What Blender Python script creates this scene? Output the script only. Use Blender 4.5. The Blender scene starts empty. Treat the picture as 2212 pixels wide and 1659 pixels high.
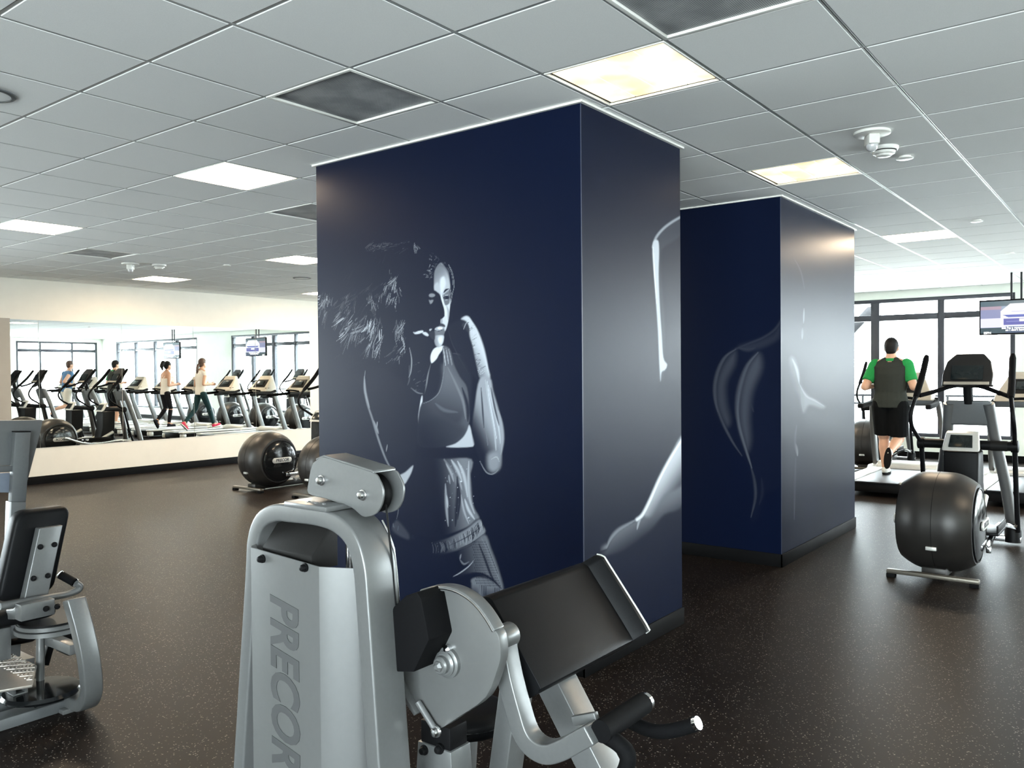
import bpy, bmesh, math, random
import numpy as np
from mathutils import Vector, Matrix

SC = bpy.context.scene
COL = SC.collection
random.seed(7)
rng = np.random.default_rng(11)

# ------------------------------------------------------------------ camera
CAM_H = 1.525
FPX, YAW, PITCH, ROLL = 1796.9, math.radians(37.5395), math.radians(-0.8732), math.radians(-0.4684)
_f = np.array([math.cos(YAW) * math.cos(PITCH), math.sin(YAW) * math.cos(PITCH), math.sin(PITCH)])
_r = np.array([math.sin(YAW), -math.cos(YAW), 0.0])
_u = np.cross(_r, _f)
CR = math.cos(ROLL) * _r + math.sin(ROLL) * _u
CU = -math.sin(ROLL) * _r + math.cos(ROLL) * _u
CF = _f
cam_data = bpy.data.cameras.new('camera')
cam = bpy.data.objects.new('camera', cam_data)
COL.objects.link(cam)
cam_data.sensor_fit = 'HORIZONTAL'
cam_data.sensor_width = 36.0
cam_data.lens = 36.0 * FPX / 2212.0
cam_data.clip_start = 0.05
cam_data.clip_end = 200
cam.matrix_world = Matrix(((CR[0], CU[0], -CF[0], 0), (CR[1], CU[1], -CF[1], 0), (CR[2], CU[2], -CF[2], CAM_H), (0, 0, 0, 1)))
SC.camera = cam


def spot(x, y, X=None, Y=None, Z=None):
    """point measured in the photograph (2212x1659) on a plane of the room, in metres"""
    d = CR * ((x - 1106.0) / FPX) - CU * ((y - 829.5) / FPX) + CF
    t = X / d[0] if X is not None else (Y / d[1] if Y is not None else (Z - CAM_H) / d[2])
    return Vector((d[0] * t, d[1] * t, d[2] * t + CAM_H))


def proj(P):
    P = np.asarray(P, float) - np.array([0, 0, CAM_H])
    q = P @ CF
    return 1106.0 + FPX * (P @ CR) / q, 829.5 - FPX * (P @ CU) / q


# ------------------------------------------------------------------ light and exposure
SC.view_settings.view_transform = 'Standard'
SC.view_settings.look = 'None'
SC.view_settings.gamma = 1.0
SC.view_settings.use_curve_mapping = False
SC.view_settings.exposure = 1.55
try:
    SC.cycles.use_denoising = True
    SC.cycles.max_bounces = 8
    SC.cycles.diffuse_bounces = 4
    SC.cycles.glossy_bounces = 4
    SC.cycles.use_adaptive_sampling = True
    SC.cycles.adaptive_threshold = .05
    SC.cycles.sample_clamp_indirect = 6.0
    SC.cycles.caustics_reflective = False
    SC.cycles.caustics_refractive = False
except Exception:
    pass
DAY = 12.0
LAMP = 20.0
world = bpy.data.worlds.new('overcast_daylight')
SC.world = world
world.use_nodes = True
bg = world.node_tree.nodes['Background']
bg.inputs[0].default_value = (0.86, 0.94, 1.0, 1)
bg.inputs[1].default_value = DAY


def portal(name, c, sx, sy, rot):
    l = bpy.data.lights.new(name, 'AREA')
    l.shape = 'RECTANGLE'; l.size = sx; l.size_y = sy
    l.cycles.is_portal = True
    o = bpy.data.objects.new(name, l); COL.objects.link(o)
    o.location = c; o.rotation_euler = rot
    return o


# room extents (metres)
ZC = 2.855
XF, XB = 15.4, -4.5
YL, YR = 12.35, -6.5
portal('daylight_far_a', (XF - .12, 6.85, 1.55), 2.35, 10.2, (0, math.radians(90), 0))
portal('daylight_far_b', (XF - .12, -2.85, 1.55), 2.35, 5.2, (0, math.radians(90), 0))
portal('added_daylight_left', (-1.15, YL - .12, 1.55), 4.8, 2.35, (math.radians(-90), 0, 0))  # portal of the added left window
portal('added_daylight_side', (10.1, YR + .12, 1.55), 2.4, 2.35, (math.radians(90), 0, 0))  # portal of the window added in the right wall
portal('daylight_side_b', (13.8, YR + .12, 1.55), 2.8, 2.35, (math.radians(90), 0, 0))
portal('added_daylight_back', (XB + .12, -2.3, 1.55), 2.35, 6.5, (0, math.radians(-90), 0))  # portal of the window added behind the camera

# ------------------------------------------------------------------ materials
MATS = {}


def mat(name, col, rough=.5, metal=0., noise=.06, scale=25., bump=0., spec=.5, coat=0., emit=None, estr=0., rvar=.0):
    if name in MATS:
        return MATS[name]
    m = bpy.data.materials.new(name); m.use_nodes = True
    nt = m.node_tree; N = nt.nodes; L = nt.links
    b = N['Principled BSDF']
    tc = N.new('ShaderNodeTexCoord'); nz = N.new('ShaderNodeTexNoise')
    nz.inputs['Scale'].default_value = scale; nz.inputs['Detail'].default_value = 4
    L.new(tc.outputs['Object'], nz.inputs['Vector'])
    cr = N.new('ShaderNodeValToRGB')
    lo, hi = 1 - noise, 1 + noise
    cr.color_ramp.elements[0].position = .3; cr.color_ramp.elements[1].position = .7
    cr.color_ramp.elements[0].color = (min(1, col[0] * lo), min(1, col[1] * lo), min(1, col[2] * lo), 1)
    cr.color_ramp.elements[1].color = (min(1, col[0] * hi), min(1, col[1] * hi), min(1, col[2] * hi), 1)
    L.new(nz.outputs['Fac'], cr.inputs[0]); L.new(cr.outputs[0], b.inputs['Base Color'])
    b.inputs['Roughness'].default_value = rough; b.inputs['Metallic'].default_value = metal
    b.inputs['Specular IOR Level'].default_value = spec
    b.inputs['Coat Weight'].default_value = coat
    if rvar:
        mr = N.new('ShaderNodeMapRange')
        mr.inputs['To Min'].default_value = max(.02, rough - rvar); mr.inputs['To Max'].default_value = min(1, rough + rvar)
        L.new(nz.outputs['Fac'], mr.inputs['Value']); L.new(mr.outputs[0], b.inputs['Roughness'])
    if bump:
        bp = N.new('ShaderNodeBump'); bp.inputs['Strength'].default_value = bump; bp.inputs['Distance'].default_value = .002
        L.new(nz.outputs['Fac'], bp.inputs['Height']); L.new(bp.outputs[0], b.inputs['Normal'])
    if emit:
        b.inputs['Emission Color'].default_value = (*emit, 1); b.inputs['Emission Strength'].default_value = estr
    MATS[name] = m
    return m


def s2l(r, g, b):
    f = lambda c: (c / 255 / 12.92) if c / 255 <= .04045 else ((c / 255 + .055) / 1.055) ** 2.4
    return (f(r), f(g), f(b))


SILVER = mat('silver_paint', (.158, .162, .162), .34, .40, .03, 90, .02)
SILVER2 = mat('silver_shroud', (.160, .163, .162), .33, .40, .02, 60)
GREYP = mat('grey_paint', (.13, .137, .14), .45, .2, .03, 60)
CHROME = mat('chrome', (.75, .75, .76), .12, 1., .02, 20)
STEEL = mat('steel', (.55, .55, .55), .25, 1., .05, 30)
BLACKP = mat('black_plastic', (.006, .006, .0065), .45, 0, .15, 80, .03, .12)
BLACKG = mat('black_gloss', (.008, .009, .010), .12, 0, .1, 20)
RUBBER = mat('black_rubber', (.004, .004, .0045), .75, 0, .15, 120, .05, .10)
VINYL = mat('black_vinyl', (.005, .0053, .006), .45, 0, .12, 300, .12, .12)
DARKG = mat('dark_grey_cover', (.014, .0135, .013), .55, 0, .1, 200, .05, .12)
GRAPH = mat('graphite_shell', (.024, .022, .020), .40, .25, .06, 15)
CREAM = mat('cream_wall', (.70, .655, .575), .75, 0, .02, 6, .02)
GREENW = mat('pale_green_wall', (.78, .81, .73), .75, 0, .02, 6, .02)
TAUPE = mat('taupe_pier', (.36, .32, .27), .7, 0, .03, 6)
BASEB = mat('black_baseboard', (.003, .003, .0033), .6, 0, .1, 20, 0, .08)
TILEM = mat('ceiling_tile', (.90, .905, .885), .85, 0, .03, 240, .15)
TEEM = mat('ceiling_tee', (.46, .47, .46), .35, .3, .02, 40)
WHITEP = mat('white_plastic', (.78, .77, .72), .35, 0, .02, 40)
FRAMEM = mat('window_frame_dark', (.035, .037, .045), .45, .3, .05, 30)
EXTM = mat('exterior_steel', (.010, .010, .013), .5, .3, .05, 30)
TERR = mat('terrace_concrete', (.55, .55, .53), .8, 0, .08, 3)
MIRROR = mat('mirror_silvering', (.90, .93, .91), .0, 1., .005, 5)
PLATE = mat('label_plate', (.60, .60, .57), .35, .3, .03, 60)
INK = mat('dark_ink', (.02, .02, .025), .5, 0, .05, 60)
LETTER = mat('grey_lettering', (.055, .057, .058), .55, .0, .03, 60)
TAN = mat('tan_plastic', (.42, .37, .30), .4, 0, .04, 30)
BELT = mat('treadmill_belt', (.03, .032, .036), .45, 0, .15, 150, .1)
SCREEN = mat('dark_screen', (.012, .016, .016), .15, 0, .1, 20)


def floor_mat():
    m = bpy.data.materials.new('speckled_rubber_floor'); m.use_nodes = True
    nt = m.node_tree; N = nt.nodes; L = nt.links; b = N['Principled BSDF']
    tc = N.new('ShaderNodeTexCoord')

    def flecks(scale, thr, keep):
        v = N.new('ShaderNodeTexVoronoi'); v.inputs['Scale'].default_value = scale
        L.new(tc.outputs['Object'], v.inputs['Vector'])
        lt = N.new('ShaderNodeMath'); lt.operation = 'LESS_THAN'; lt.inputs[1].default_value = thr
        L.new(v.outputs['Distance'], lt.inputs[0])
        sp = N.new('ShaderNodeSeparateColor'); L.new(v.outputs['Color'], sp.inputs[0])
        gt = N.new('ShaderNodeMath'); gt.operation = 'GREATER_THAN'; gt.inputs[1].default_value = keep
        L.new(sp.outputs[0], gt.inputs[0])
        mu = N.new('ShaderNodeMath'); mu.operation = 'MULTIPLY'
        L.new(lt.outputs[0], mu.inputs[0]); L.new(gt.outputs[0], mu.inputs[1])
        return mu.outputs[0], sp.outputs[1]
    a, ac = flecks(120, .32, .80)
    c, cc = flecks(60, .21, .82)
    mx = N.new('ShaderNodeMath'); mx.operation = 'MAXIMUM'; L.new(a, mx.inputs[0]); L.new(c, mx.inputs[1])
    nz = N.new('ShaderNodeTexNoise'); nz.inputs['Scale'].default_value = 1.3; nz.inputs['Detail'].default_value = 5
    L.new(tc.outputs['Object'], nz.inputs['Vector'])
    base = N.new('ShaderNodeValToRGB')
    base.color_ramp.elements[0].color = (.0072, .0048, .0038, 1); base.color_ramp.elements[1].color = (.0115, .0078, .0062, 1)
    base.color_ramp.elements[0].position = .3; base.color_ramp.elements[1].position = .7
    L.new(nz.outputs['Fac'], base.inputs[0])
    fl = N.new('ShaderNodeValToRGB')
    fl.color_ramp.elements[0].color = (.06, .05, .042, 1); fl.color_ramp.elements[1].color = (.30, .265, .225, 1)
    L.new(ac, fl.inputs[0])
    mix = N.new('ShaderNodeMix'); mix.data_type = 'RGBA'
    L.new(mx.outputs[0], mix.inputs[0]); L.new(base.outputs[0], mix.inputs[6]); L.new(fl.outputs[0], mix.inputs[7])
    L.new(mix.outputs[2], b.inputs['Base Color'])
    b.inputs['Roughness'].default_value = .44
    b.inputs['Specular IOR Level'].default_value = .11
    n2 = N.new('ShaderNodeTexNoise'); n2.inputs['Scale'].default_value = 300
    L.new(tc.outputs['Object'], n2.inputs['Vector'])
    bp = N.new('ShaderNodeBump'); bp.inputs['Strength'].default_value = .25; bp.inputs['Distance'].default_value = .001
    L.new(n2.outputs['Fac'], bp.inputs['Height']); L.new(bp.outputs[0], b.inputs['Normal'])
    return m


def glass_mat():
    m = bpy.data.materials.new('clear_window_glass'); m.use_nodes = True
    nt = m.node_tree; N = nt.nodes; L = nt.links
    N.remove(N['Principled BSDF'])
    out = N['Material Output']
    tr = N.new('ShaderNodeBsdfTransparent'); tr.inputs[0].default_value = (.96, .98, .97, 1)
    gl = N.new('ShaderNodeBsdfGlossy'); gl.inputs['Roughness'].default_value = .02
    lw = N.new('ShaderNodeLayerWeight'); lw.inputs[0].default_value = .5
    pw = N.new('ShaderNodeMath'); pw.operation = 'POWER'; pw.inputs[1].default_value = 4
    L.new(lw.outputs['Facing'], pw.inputs[0])
    fr = N.new('ShaderNodeMath'); fr.operation = 'MULTIPLY_ADD'; fr.inputs[1].default_value = .6; fr.inputs[2].default_value = .035
    L.new(pw.outputs[0], fr.inputs[0])
    mx = N.new('ShaderNodeMixShader')
    L.new(fr.outputs[0], mx.inputs[0]); L.new(tr.outputs[0], mx.inputs[1]); L.new(gl.outputs[0], mx.inputs[2])
    L.new(mx.outputs[0], out.inputs[0])
    return m


def colattr_mat(name, attr, rough, spec=.5, emission=0.):
    """print / screen: colours come from the printed design stored per vertex"""
    m = bpy.data.materials.new(name); m.use_nodes = True
    nt = m.node_tree; N = nt.nodes; L = nt.links; b = N['Principled BSDF']
    a = N.new('ShaderNodeVertexColor'); a.layer_name = attr
    if emission:
        L.new(a.outputs[0], b.inputs['Emission Color']); b.inputs['Emission Strength'].default_value = emission
        b.inputs['Base Color'].default_value = (.01, .01, .01, 1)
    else:
        L.new(a.outputs[0], b.inputs['Base Color'])
        tc = N.new('ShaderNodeTexCoord'); nz = N.new('ShaderNodeTexNoise'); nz.inputs['Scale'].default_value = 900
        L.new(tc.outputs['Object'], nz.inputs['Vector'])
        bp = N.new('ShaderNodeBump'); bp.inputs['Strength'].default_value = .12; bp.inputs['Distance'].default_value = .0006
        L.new(nz.outputs['Fac'], bp.inputs['Height']); L.new(bp.outputs[0], b.inputs['Normal'])
    b.inputs['Roughness'].default_value = rough
    b.inputs['Specular IOR Level'].default_value = spec
    return m


GLASS = glass_mat()
FLOORM = floor_mat()


# ------------------------------------------------------------------ mesh helpers
def V(*a):
    return Vector(a)


ORG = {}


def link(o, parent=None):
    COL.objects.link(o)
    if parent is not None:
        o.parent = parent
        ORG[o.name] = ORG.get(parent.name, Vector((0, 0, 0)))
    return o


def tag(o, label=None, cat=None, group=None, kind=None):
    if label: o['label'] = label
    if cat: o['category'] = cat
    if group: o['group'] = group
    if kind: o['kind'] = kind
    return o


def thing(name, loc=(0, 0, 0), label=None, cat=None, group=None, kind=None):
    o = bpy.data.objects.new(name, None)
    o.empty_display_size = .1
    COL.objects.link(o)
    o.location = loc
    ORG[o.name] = Vector(loc)
    return tag(o, label, cat, group, kind)


class MB:
    def __init__(self):
        self.v = []; self.f = []

    def add(self, vs, fs):
        n = len(self.v)
        self.v += [tuple(p) for p in vs]
        self.f += [tuple(i + n for i in q) for q in fs]
        return self

    def box(self, c, s, R=None):
        c = Vector(c); pts = []
        for dx in (-.5, .5):
            for dy in (-.5, .5):
                for dz in (-.5, .5):
                    p = Vector((dx * s[0], dy * s[1], dz * s[2]))
                    pts.append((R @ p if R else p) + c)
        return self.add(pts, [(0, 1, 3, 2), (4, 6, 7, 5), (0, 4, 5, 1), (2, 3, 7, 6), (0, 2, 6, 4), (1, 5, 7, 3)])

    def bb(self, a, b):
        return self.box([(a[i] + b[i]) / 2 for i in range(3)], [abs(b[i] - a[i]) for i in range(3)])

    def prism(self, poly, vec):
        vec = Vector(vec); n = len(poly)
        pts = [Vector(p) for p in poly] + [Vector(p) + vec for p in poly]
        fs = [tuple(range(n)), tuple(range(2 * n - 1, n - 1, -1))]
        fs += [(i, (i + 1) % n, n + (i + 1) % n, n + i) for i in range(n)]
        return self.add(pts, fs)

    def loft(self, rings, cap=True, closed=False):
        n = len(rings[0]); pts = [p for r in rings for p in r]; fs = []
        m = len(rings)
        for k in range(m - (0 if closed else 1)):
            a = k * n; b = ((k + 1) % m) * n
            for i in range(n):
                j = (i + 1) % n
                fs.append((a + i, a + j, b + j, b + i))
        if cap and not closed:
            fs.append(tuple(range(n - 1, -1, -1))); fs.append(tuple((m - 1) * n + i for i in range(n)))
        return self.add(pts, fs)

    def tube(self, path, r, seg=10, cap=True, closed=False):
        path = [Vector(p) for p in path]; n = len(path)
        rs = r if isinstance(r, (list, tuple)) else [r] * n
        rings = []; ref = None
        for i, p in enumerate(path):
            if closed:
                t = (path[(i + 1) % n] - path[i - 1])
            else:
                t = path[min(i + 1, n - 1)] - path[max(i - 1, 0)]
            t.normalize()
            if ref is None:
                ref = Vector((0, 0, 1)) if abs(t.z) < .9 else Vector((1, 0, 0))
            a = t.cross(ref).normalized(); b = a.cross(t).normalized(); ref = b
            rings.append([p + a * (math.cos(2 * math.pi * k / seg) * rs[i]) + b * (math.sin(2 * math.pi * k / seg) * rs[i]) for k in range(seg)])
        return self.loft(rings, cap, closed)

    def cyl(self, a, b, r, seg=16, r2=None):
        return self.tube([a, b], [r, r if r2 is None else r2], seg)

    def bar(self, path, w, side, h):
        """rectangular section swept along path; side = fixed direction across which h is measured"""
        path = [Vector(p) for p in path]; side = Vector(side).normalized(); n = len(path); rings = []
        for i, p in enumerate(path):
            ta = (path[i] - path[i - 1]).normalized() if i > 0 else None
            tb = (path[i + 1] - path[i]).normalized() if i < n - 1 else None
            t = ((ta or tb) + (tb or ta)).normalized()
            nrm = t.cross(side).normalized()
            k = 1.0
            if ta and tb:
                k = 1 / max(.5, math.cos(ta.angle(tb) / 2))
            rings.append([p + nrm * (w / 2 * k * sx) + side * (h / 2 * sy) for sx, sy in ((-1, -1), (1, -1), (1, 1), (-1, 1))])
        return self.loft(rings)

    def lathe(self, c, axis, prof, seg=24, cap=True):
        c = Vector(c); ax = Vector(axis).normalized()
        ref = Vector((0, 0, 1)) if abs(ax.z) < .9 else Vector((1, 0, 0))
        a = ax.cross(ref).normalized(); b = ax.cross(a)
        rings = [[c + ax * h + a * (math.cos(2 * math.pi * k / seg) * r) + b * (math.sin(2 * math.pi * k / seg) * r) for k in range(seg)] for r, h in prof]
        return self.loft(rings, cap)

    def mesh(self, name, bevel=0., bseg=2, angle=35, subsurf=0):
        me = bpy.data.meshes.new(name)
        me.from_pydata(self.v, [], self.f)
        bm = bmesh.new(); bm.from_mesh(me)
        bmesh.ops.recalc_face_normals(bm, faces=bm.faces)
        if bevel > 0:
            es = [e for e in bm.edges if len(e.link_faces) == 2 and e.calc_face_angle(0) > math.radians(28)]
            bmesh.ops.bevel(bm, geom=es, offset=bevel, segments=bseg, profile=.5, affect='EDGES', clamp_overlap=True)
        if subsurf:
            bmesh.ops.subdivide_edges(bm, edges=bm.edges[:], cuts=1, use_grid_fill=True)
        bm.to_mesh(me); bm.free()
        me.polygons.foreach_set('use_smooth', [True] * len(me.polygons))
        me.set_sharp_from_angle(angle=math.radians(angle))
        return me

    def build(self, name, m, parent=None, bevel=0., bseg=2, angle=35, loc=None):
        if parent is not None:
            o_ = ORG.get(parent.name, Vector((0, 0, 0)))
        elif loc is not None:
            o_ = Vector(loc)
        else:
            o_ = Vector((0, 0, 0))
        if o_.length:
            self.v = [tuple(Vector(p) - o_) for p in self.v]
        me = self.mesh(name, bevel, bseg, angle)
        me.materials.append(m)
        o = bpy.data.objects.new(name, me)
        link(o, parent)
        if parent is None and loc is not None:
            o.location = loc; ORG[o.name] = Vector(loc)
        return o


def copy_tree(o, parent=None):
    c = o.copy(); COL.objects.link(c); c.parent = parent
    for ch in list(o.children):
        copy_tree(ch, c)
    return c


def smooth(pts, n=6, closed=False):
    P = [Vector(p) for p in pts]; out = []; m = len(P)
    rngi = range(m if closed else m - 1)
    for i in rngi:
        p0 = P[i - 1] if (closed or i > 0) else P[i]; p1 = P[i]; p2 = P[(i + 1) % m]
        p3 = P[(i + 2) % m] if (closed or i + 2 < m) else p2
        for k in range(n):
            t = k / n
            out.append(.5 * ((2 * p1) + (p2 - p0) * t + (2 * p0 - 5 * p1 + 4 * p2 - p3) * t * t + (3 * p1 - p0 - 3 * p2 + p3) * t ** 3))
    if not closed:
        out.append(P[-1])
    return out


def text_mesh(name, body, size, m, M, parent, bold=.0, shear=0., extrude=.0006, sx=1.0, align='CENTER'):
    cu = bpy.data.curves.new(name, 'FONT'); cu.body = body; cu.size = size; cu.extrude = extrude
    cu.offset = bold; cu.shear = shear; cu.align_x = align; cu.align_y = 'CENTER'; cu.resolution_u = 4
    tmp = bpy.data.objects.new(name + '_tmp', cu); COL.objects.link(tmp)
    dg = bpy.context.evaluated_depsgraph_get()
    me = bpy.data.meshes.new_from_object(tmp.evaluated_get(dg))
    bpy.data.objects.remove(tmp); bpy.data.curves.remove(cu)
    me.name = name
    o_ = ORG.get(parent.name, Vector((0, 0, 0)))
    me.transform(Matrix.Translation(-o_) @ M @ Matrix.Diagonal((sx, 1, 1, 1)))
    me.materials.clear(); me.materials.append(m)
    o = bpy.data.objects.new(name, me); link(o, parent)
    return o


def frame(c, xdir, ydir):
    x = Vector(xdir).normalized(); y = Vector(ydir).normalized(); z = x.cross(y)
    return Matrix(((x.x, y.x, z.x, c[0]), (x.y, y.y, z.y, c[1]), (x.z, y.z, z.z, c[2]), (0, 0, 0, 1)))


# ------------------------------------------------------------------ room shell
def struct(name, mb, m, parent=None, bevel=0., label=None):
    o = mb.build(name, m, parent, bevel)
    if parent is None:
        tag(o, label, None, None, 'structure')
    return o


struct('floor', MB().bb((XB, YR, -.1), (XF + .3, YL + .3, 0)), FLOORM, label='dark rubber gym floor with pale flecks')
# mirror wall (left)
struct('baseboard_left', MB().bb((XB, YL - .014, 0), (XF, YL + .002, .11)), BASEB, bevel=.003, label='black baseboard under the mirror wall')
# shallow soffit above the mirrors and pier beside them
pier = struct('wall_pier', MB().bb((4.10, YL - .10, .11), (4.80, YL, 2.30)), TAUPE, label='taupe pier left of the mirrors')
# right wall with glazing, partly added; back wall with glazing added for daylight


def glazed_wall(name, axis, pos, lo, hi, spans, z0, z1, thick, m, label):
    """solid wall slab with rectangular openings"""
    mb = MB()

    def slab(a, b, za, zb):
        if axis == 'X':
            mb.bb((pos, a, za), (pos + thick, b, zb))
        else:
            mb.bb((a, pos, za), (b, pos + thick, zb))
    cur = lo
    for a, b in spans:
        if a > cur: slab(cur, a, 0, ZC + .1)
        slab(a, b, 0, z0); slab(a, b, z1, ZC + .1)
        cur = b
    if cur < hi: slab(cur, hi, 0, ZC + .1)
    return struct(name, mb, m, label=label)


WN = [0]


def window(axis, pos, a, b, z0, z1, mulls, transom, inward, label):
    """frame, mullions, transom rail and one pane of glass per opening"""
    WN[0] += 1
    root = thing('window_%d' % WN[0], kind='structure')
    root['label'] = label

    def P(s, d, z):
        return (pos + d, s, z) if axis == 'X' else (s, pos + d, z)

    def rail(nm, s0, s1, za, zb, d0=-.05, d1=.07):
        MB().bb(P(s0, d0 * inward, za), P(s1, d1 * inward, zb)).build(nm, FRAMEM, root, .004)
    rail('sill_rail', a, b, z0, z0 + .06); rail('head_rail', a, b, z1 - .06, z1)
    edges = [a] + [q for q, w in mulls] + [b]
    widths = [.07] + [w for q, w in mulls] + [.07]
    for q, w in zip(edges, widths):
        w2 = w / 2
        s0 = min(max(q - w2, a), b - w) if True else q
        rail('mullion', s0, s0 + w, z0 + .06, z1 - .06)
    for i in range(len(edges) - 1):
        s0 = edges[i] + (widths[i] / 2 if i else widths[i]); s1 = edges[i + 1] - (widths[i + 1] / 2 if i + 1 < len(edges) - 1 else widths[i + 1])
        zt = transom
        rail('transom_rail', s0, s1, zt - .05, zt + .05, -.04, .06)
        for za, zb in ((z0 + .06, zt - .05), (zt + .05, z1 - .06)):
            MB().bb(P(s0, -.003, za), P(s1, .003, zb)).build('pane', GLASS, root)
    return root


glazed_wall('wall_left', 'Y', YL, XB, XF + .3, [(-3.6, 1.3)], .36, 2.72, .3, CREAM, 'cream wall carrying the mirrors')
window('Y', YL + .1, -3.6, 1.3, .36, 2.72, [(-2.0, .06), (-.3, .06)], 2.40, -1, 'unseen dark-framed window left of the mirrors, added to brighten the ceiling')  # added opening, lets daylight onto the left part of the ceiling
BAYA, BAYB = (1.72, 11.95), (-5.5, -.2)
glazed_wall('wall_far', 'X', XF, YR - .3, YL, [BAYB, BAYA], .36, 2.72, .25, GREENW, 'pale wall around the far windows')
struct('baseboard_far', MB().bb((XF - .014, YR, 0), (XF + .002, YL, .11)), BASEB, label='black baseboard under the far windows')
window('X', XF + .08, BAYA[0], BAYA[1], .36, 2.72, [(2.79, .10), (3.83, .14), (4.85, .06), (6.0, .06), (7.2, .06), (8.4, .06), (9.6, .06), (10.8, .06)], 2.40, -1, 'long dark-framed window behind the running man')
window('X', XF + .08, BAYB[0], BAYB[1], .36, 2.72, [(-4.2, .06), (-2.9, .06), (-1.5, .06)], 2.40, -1, 'dark-framed window seen only in the mirror')
glazed_wall('wall_right', 'Y', YR, XB, XF, [(8.9, 11.3), (12.4, 15.2)], .36, 2.72, -.25, GREENW, 'pale wall on the right side of the room')
window('Y', YR - .08, 8.9, 11.3, .36, 2.72, [(10.1, .06)], 2.40, 1, 'unseen dark-framed window along the right wall, added for daylight')  # added opening, out of view, brings daylight in from the right
window('Y', YR - .08, 12.4, 15.2, .36, 2.72, [(13.2, .06), (14.3, .06)], 2.40, 1, 'dark-framed window in the far right corner, seen in the mirror')
glazed_wall('wall_back', 'X', XB, YR, YL + .3, [(-5.6, 1.0)], .36, 2.72, -.25, CREAM, 'pale wall behind the camera')
window('X', XB - .08, -5.6, 1.0, .36, 2.72, [(-3.9, .06), (-2.3, .06), (-.7, .06)], 2.40, 1, 'unseen dark-framed window behind the camera, added for daylight')  # added opening, out of view, lights machines and near ceiling from behind
# terrace outside the far windows
struct('terrace_ground', MB().bb((XF + .3, -14, -.3), (40, 22, -.12)), TERR, label='pale terrace outside the far windows')


# ceiling: tegular tiles hung in a grid of tees
PX, OX, PY, OY = .586, 3.06, .61, 1.56
LIGHTS = {(0, 0): 'w', (4, 0): 'w', (10, 0): 'n', (0, 5): 'n', (0, 10): 'n', (5, 10): 'n', (5, 15): 'n', (10, 15): 'n', (10, 5): 'n', (15, 5): 'n', (10, 10): 'n', (15, 10): 'n', (4, -5): 'n', (10, -5): 'n'}
VENTS = {(-1, 2), (-1, -1), (2, 6), (2, 12)}
ceil = struct('ceiling', MB().bb((XB, YR, ZC + .06), (XF + .3, YL + .3, ZC + .16)), WHITEP, label='suspended ceiling of square white tiles')
ORG[ceil.name] = Vector((0, 0, 0))
C1 = (3.48, 4.563, 2.235, 4.236)      # first column x0 x1 y0 y1
C2 = (6.32, 8.31, 2.255, 3.38)        # second column


def clip(a0, a1, lo, hi):
    return max(a0, lo), min(a1, hi)


tiles = []
for i in range(-14, 23):
    for j in range(-14, 19):
        x0, x1 = clip(OX + i * PX, OX + (i + 1) * PX, XB, XF); y0, y1 = clip(OY + j * PY, OY + (j + 1) * PY, YR, YL)
        if x1 - x0 < .05 or y1 - y0 < .05 or (i, j) in LIGHTS or (i, j) in VENTS:
            continue
        c = ((x0 + x1) / 2, (y0 + y1) / 2, ZC)
        d = np.array(c) - np.array([0, 0, CAM_H]); dep = d @ CF
        vis = 0
        if dep > .5:
            px, py = proj(c)
            if -150 < px < 2362 and -150 < py < 900: vis = 1. / dep ** 3 * 100
        tiles.append((vis, x0, x1, y0, y1))
tiles.sort(reverse=True)
GAP = .0055
full = None


def tile_mb(x0, x1, y0, y1, mb=None):
    mb = mb or MB()
    x0 += GAP; x1 -= GAP; y0 += GAP; y1 -= GAP; b = .006
    lo = [(x0 + b, y0 + b, ZC), (x1 - b, y0 + b, ZC), (x1 - b, y1 - b, ZC), (x0 + b, y1 - b, ZC)]
    hi = [(x0, y0, ZC + .006), (x1, y0, ZC + .006), (x1, y1, ZC + .006), (x0, y1, ZC + .006)]
    tp = [(p[0], p[1], ZC + .02) for p in hi]
    return mb.loft([tp, hi, lo])


tile_mesh = tile_mb(-PX / 2, PX / 2, -PY / 2, PY / 2).mesh('ceiling_tile', angle=20)
tile_mesh.materials.append(TILEM)
for k, (vis, x0, x1, y0, y1) in enumerate(tiles[:300]):
    if abs(x1 - x0 - PX) < 1e-4 and abs(y1 - y0 - PY) < 1e-4:
        o = bpy.data.objects.new('ceiling_tile', tile_mesh)
        o.location = ((x0 + x1) / 2, (y0 + y1) / 2, 0)
        link(o, ceil)
    else:
        tile_mb(x0, x1, y0, y1).build('ceiling_tile', TILEM, ceil, angle=20)
rest = MB()
for vis, x0, x1, y0, y1 in tiles[300:]:
    tile_mb(x0, x1, y0, y1, rest)
tag(rest.build('far_ceiling_tiles', TILEM, ceil, angle=20), kind='stuff')
for j in range(-13, 18):
    y = OY + j * PY
    mb = MB()
    mb.bb((XB, y - .0075, ZC + .0015), (XF, y - .0022, ZC + .02)).bb((XB, y + .0022, ZC + .0015), (XF, y + .0075, ZC + .02))
    mb.bb((XB, y - .003, ZC + .009), (XF, y + .003, ZC + .02))
    mb.build('main_tee', TEEM, ceil)
for i in range(-12, 22):
    x = OX + i * PX
    MB().bb((x - .0065, YR, ZC + .0025), (x + .0065, YL, ZC + .019)).build('cross_tee', TEEM, ceil)
# white wall angle around the ceiling edge and the columns
for c in (C1, C2):
    x0, x1, y0, y1 = c; t = .022
    for a, b in (((x0 - t, y0 - t), (x1 + t, y0)), ((x0 - t, y1), (x1 + t, y1 + t)), ((x0 - t, y0), (x0, y1)), ((x1, y0), (x1 + t, y1))):
        MB().bb((a[0], a[1], ZC - .012), (b[0], b[1], ZC - .001)).build('ceiling_angle', WHITEP, ceil)

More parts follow.
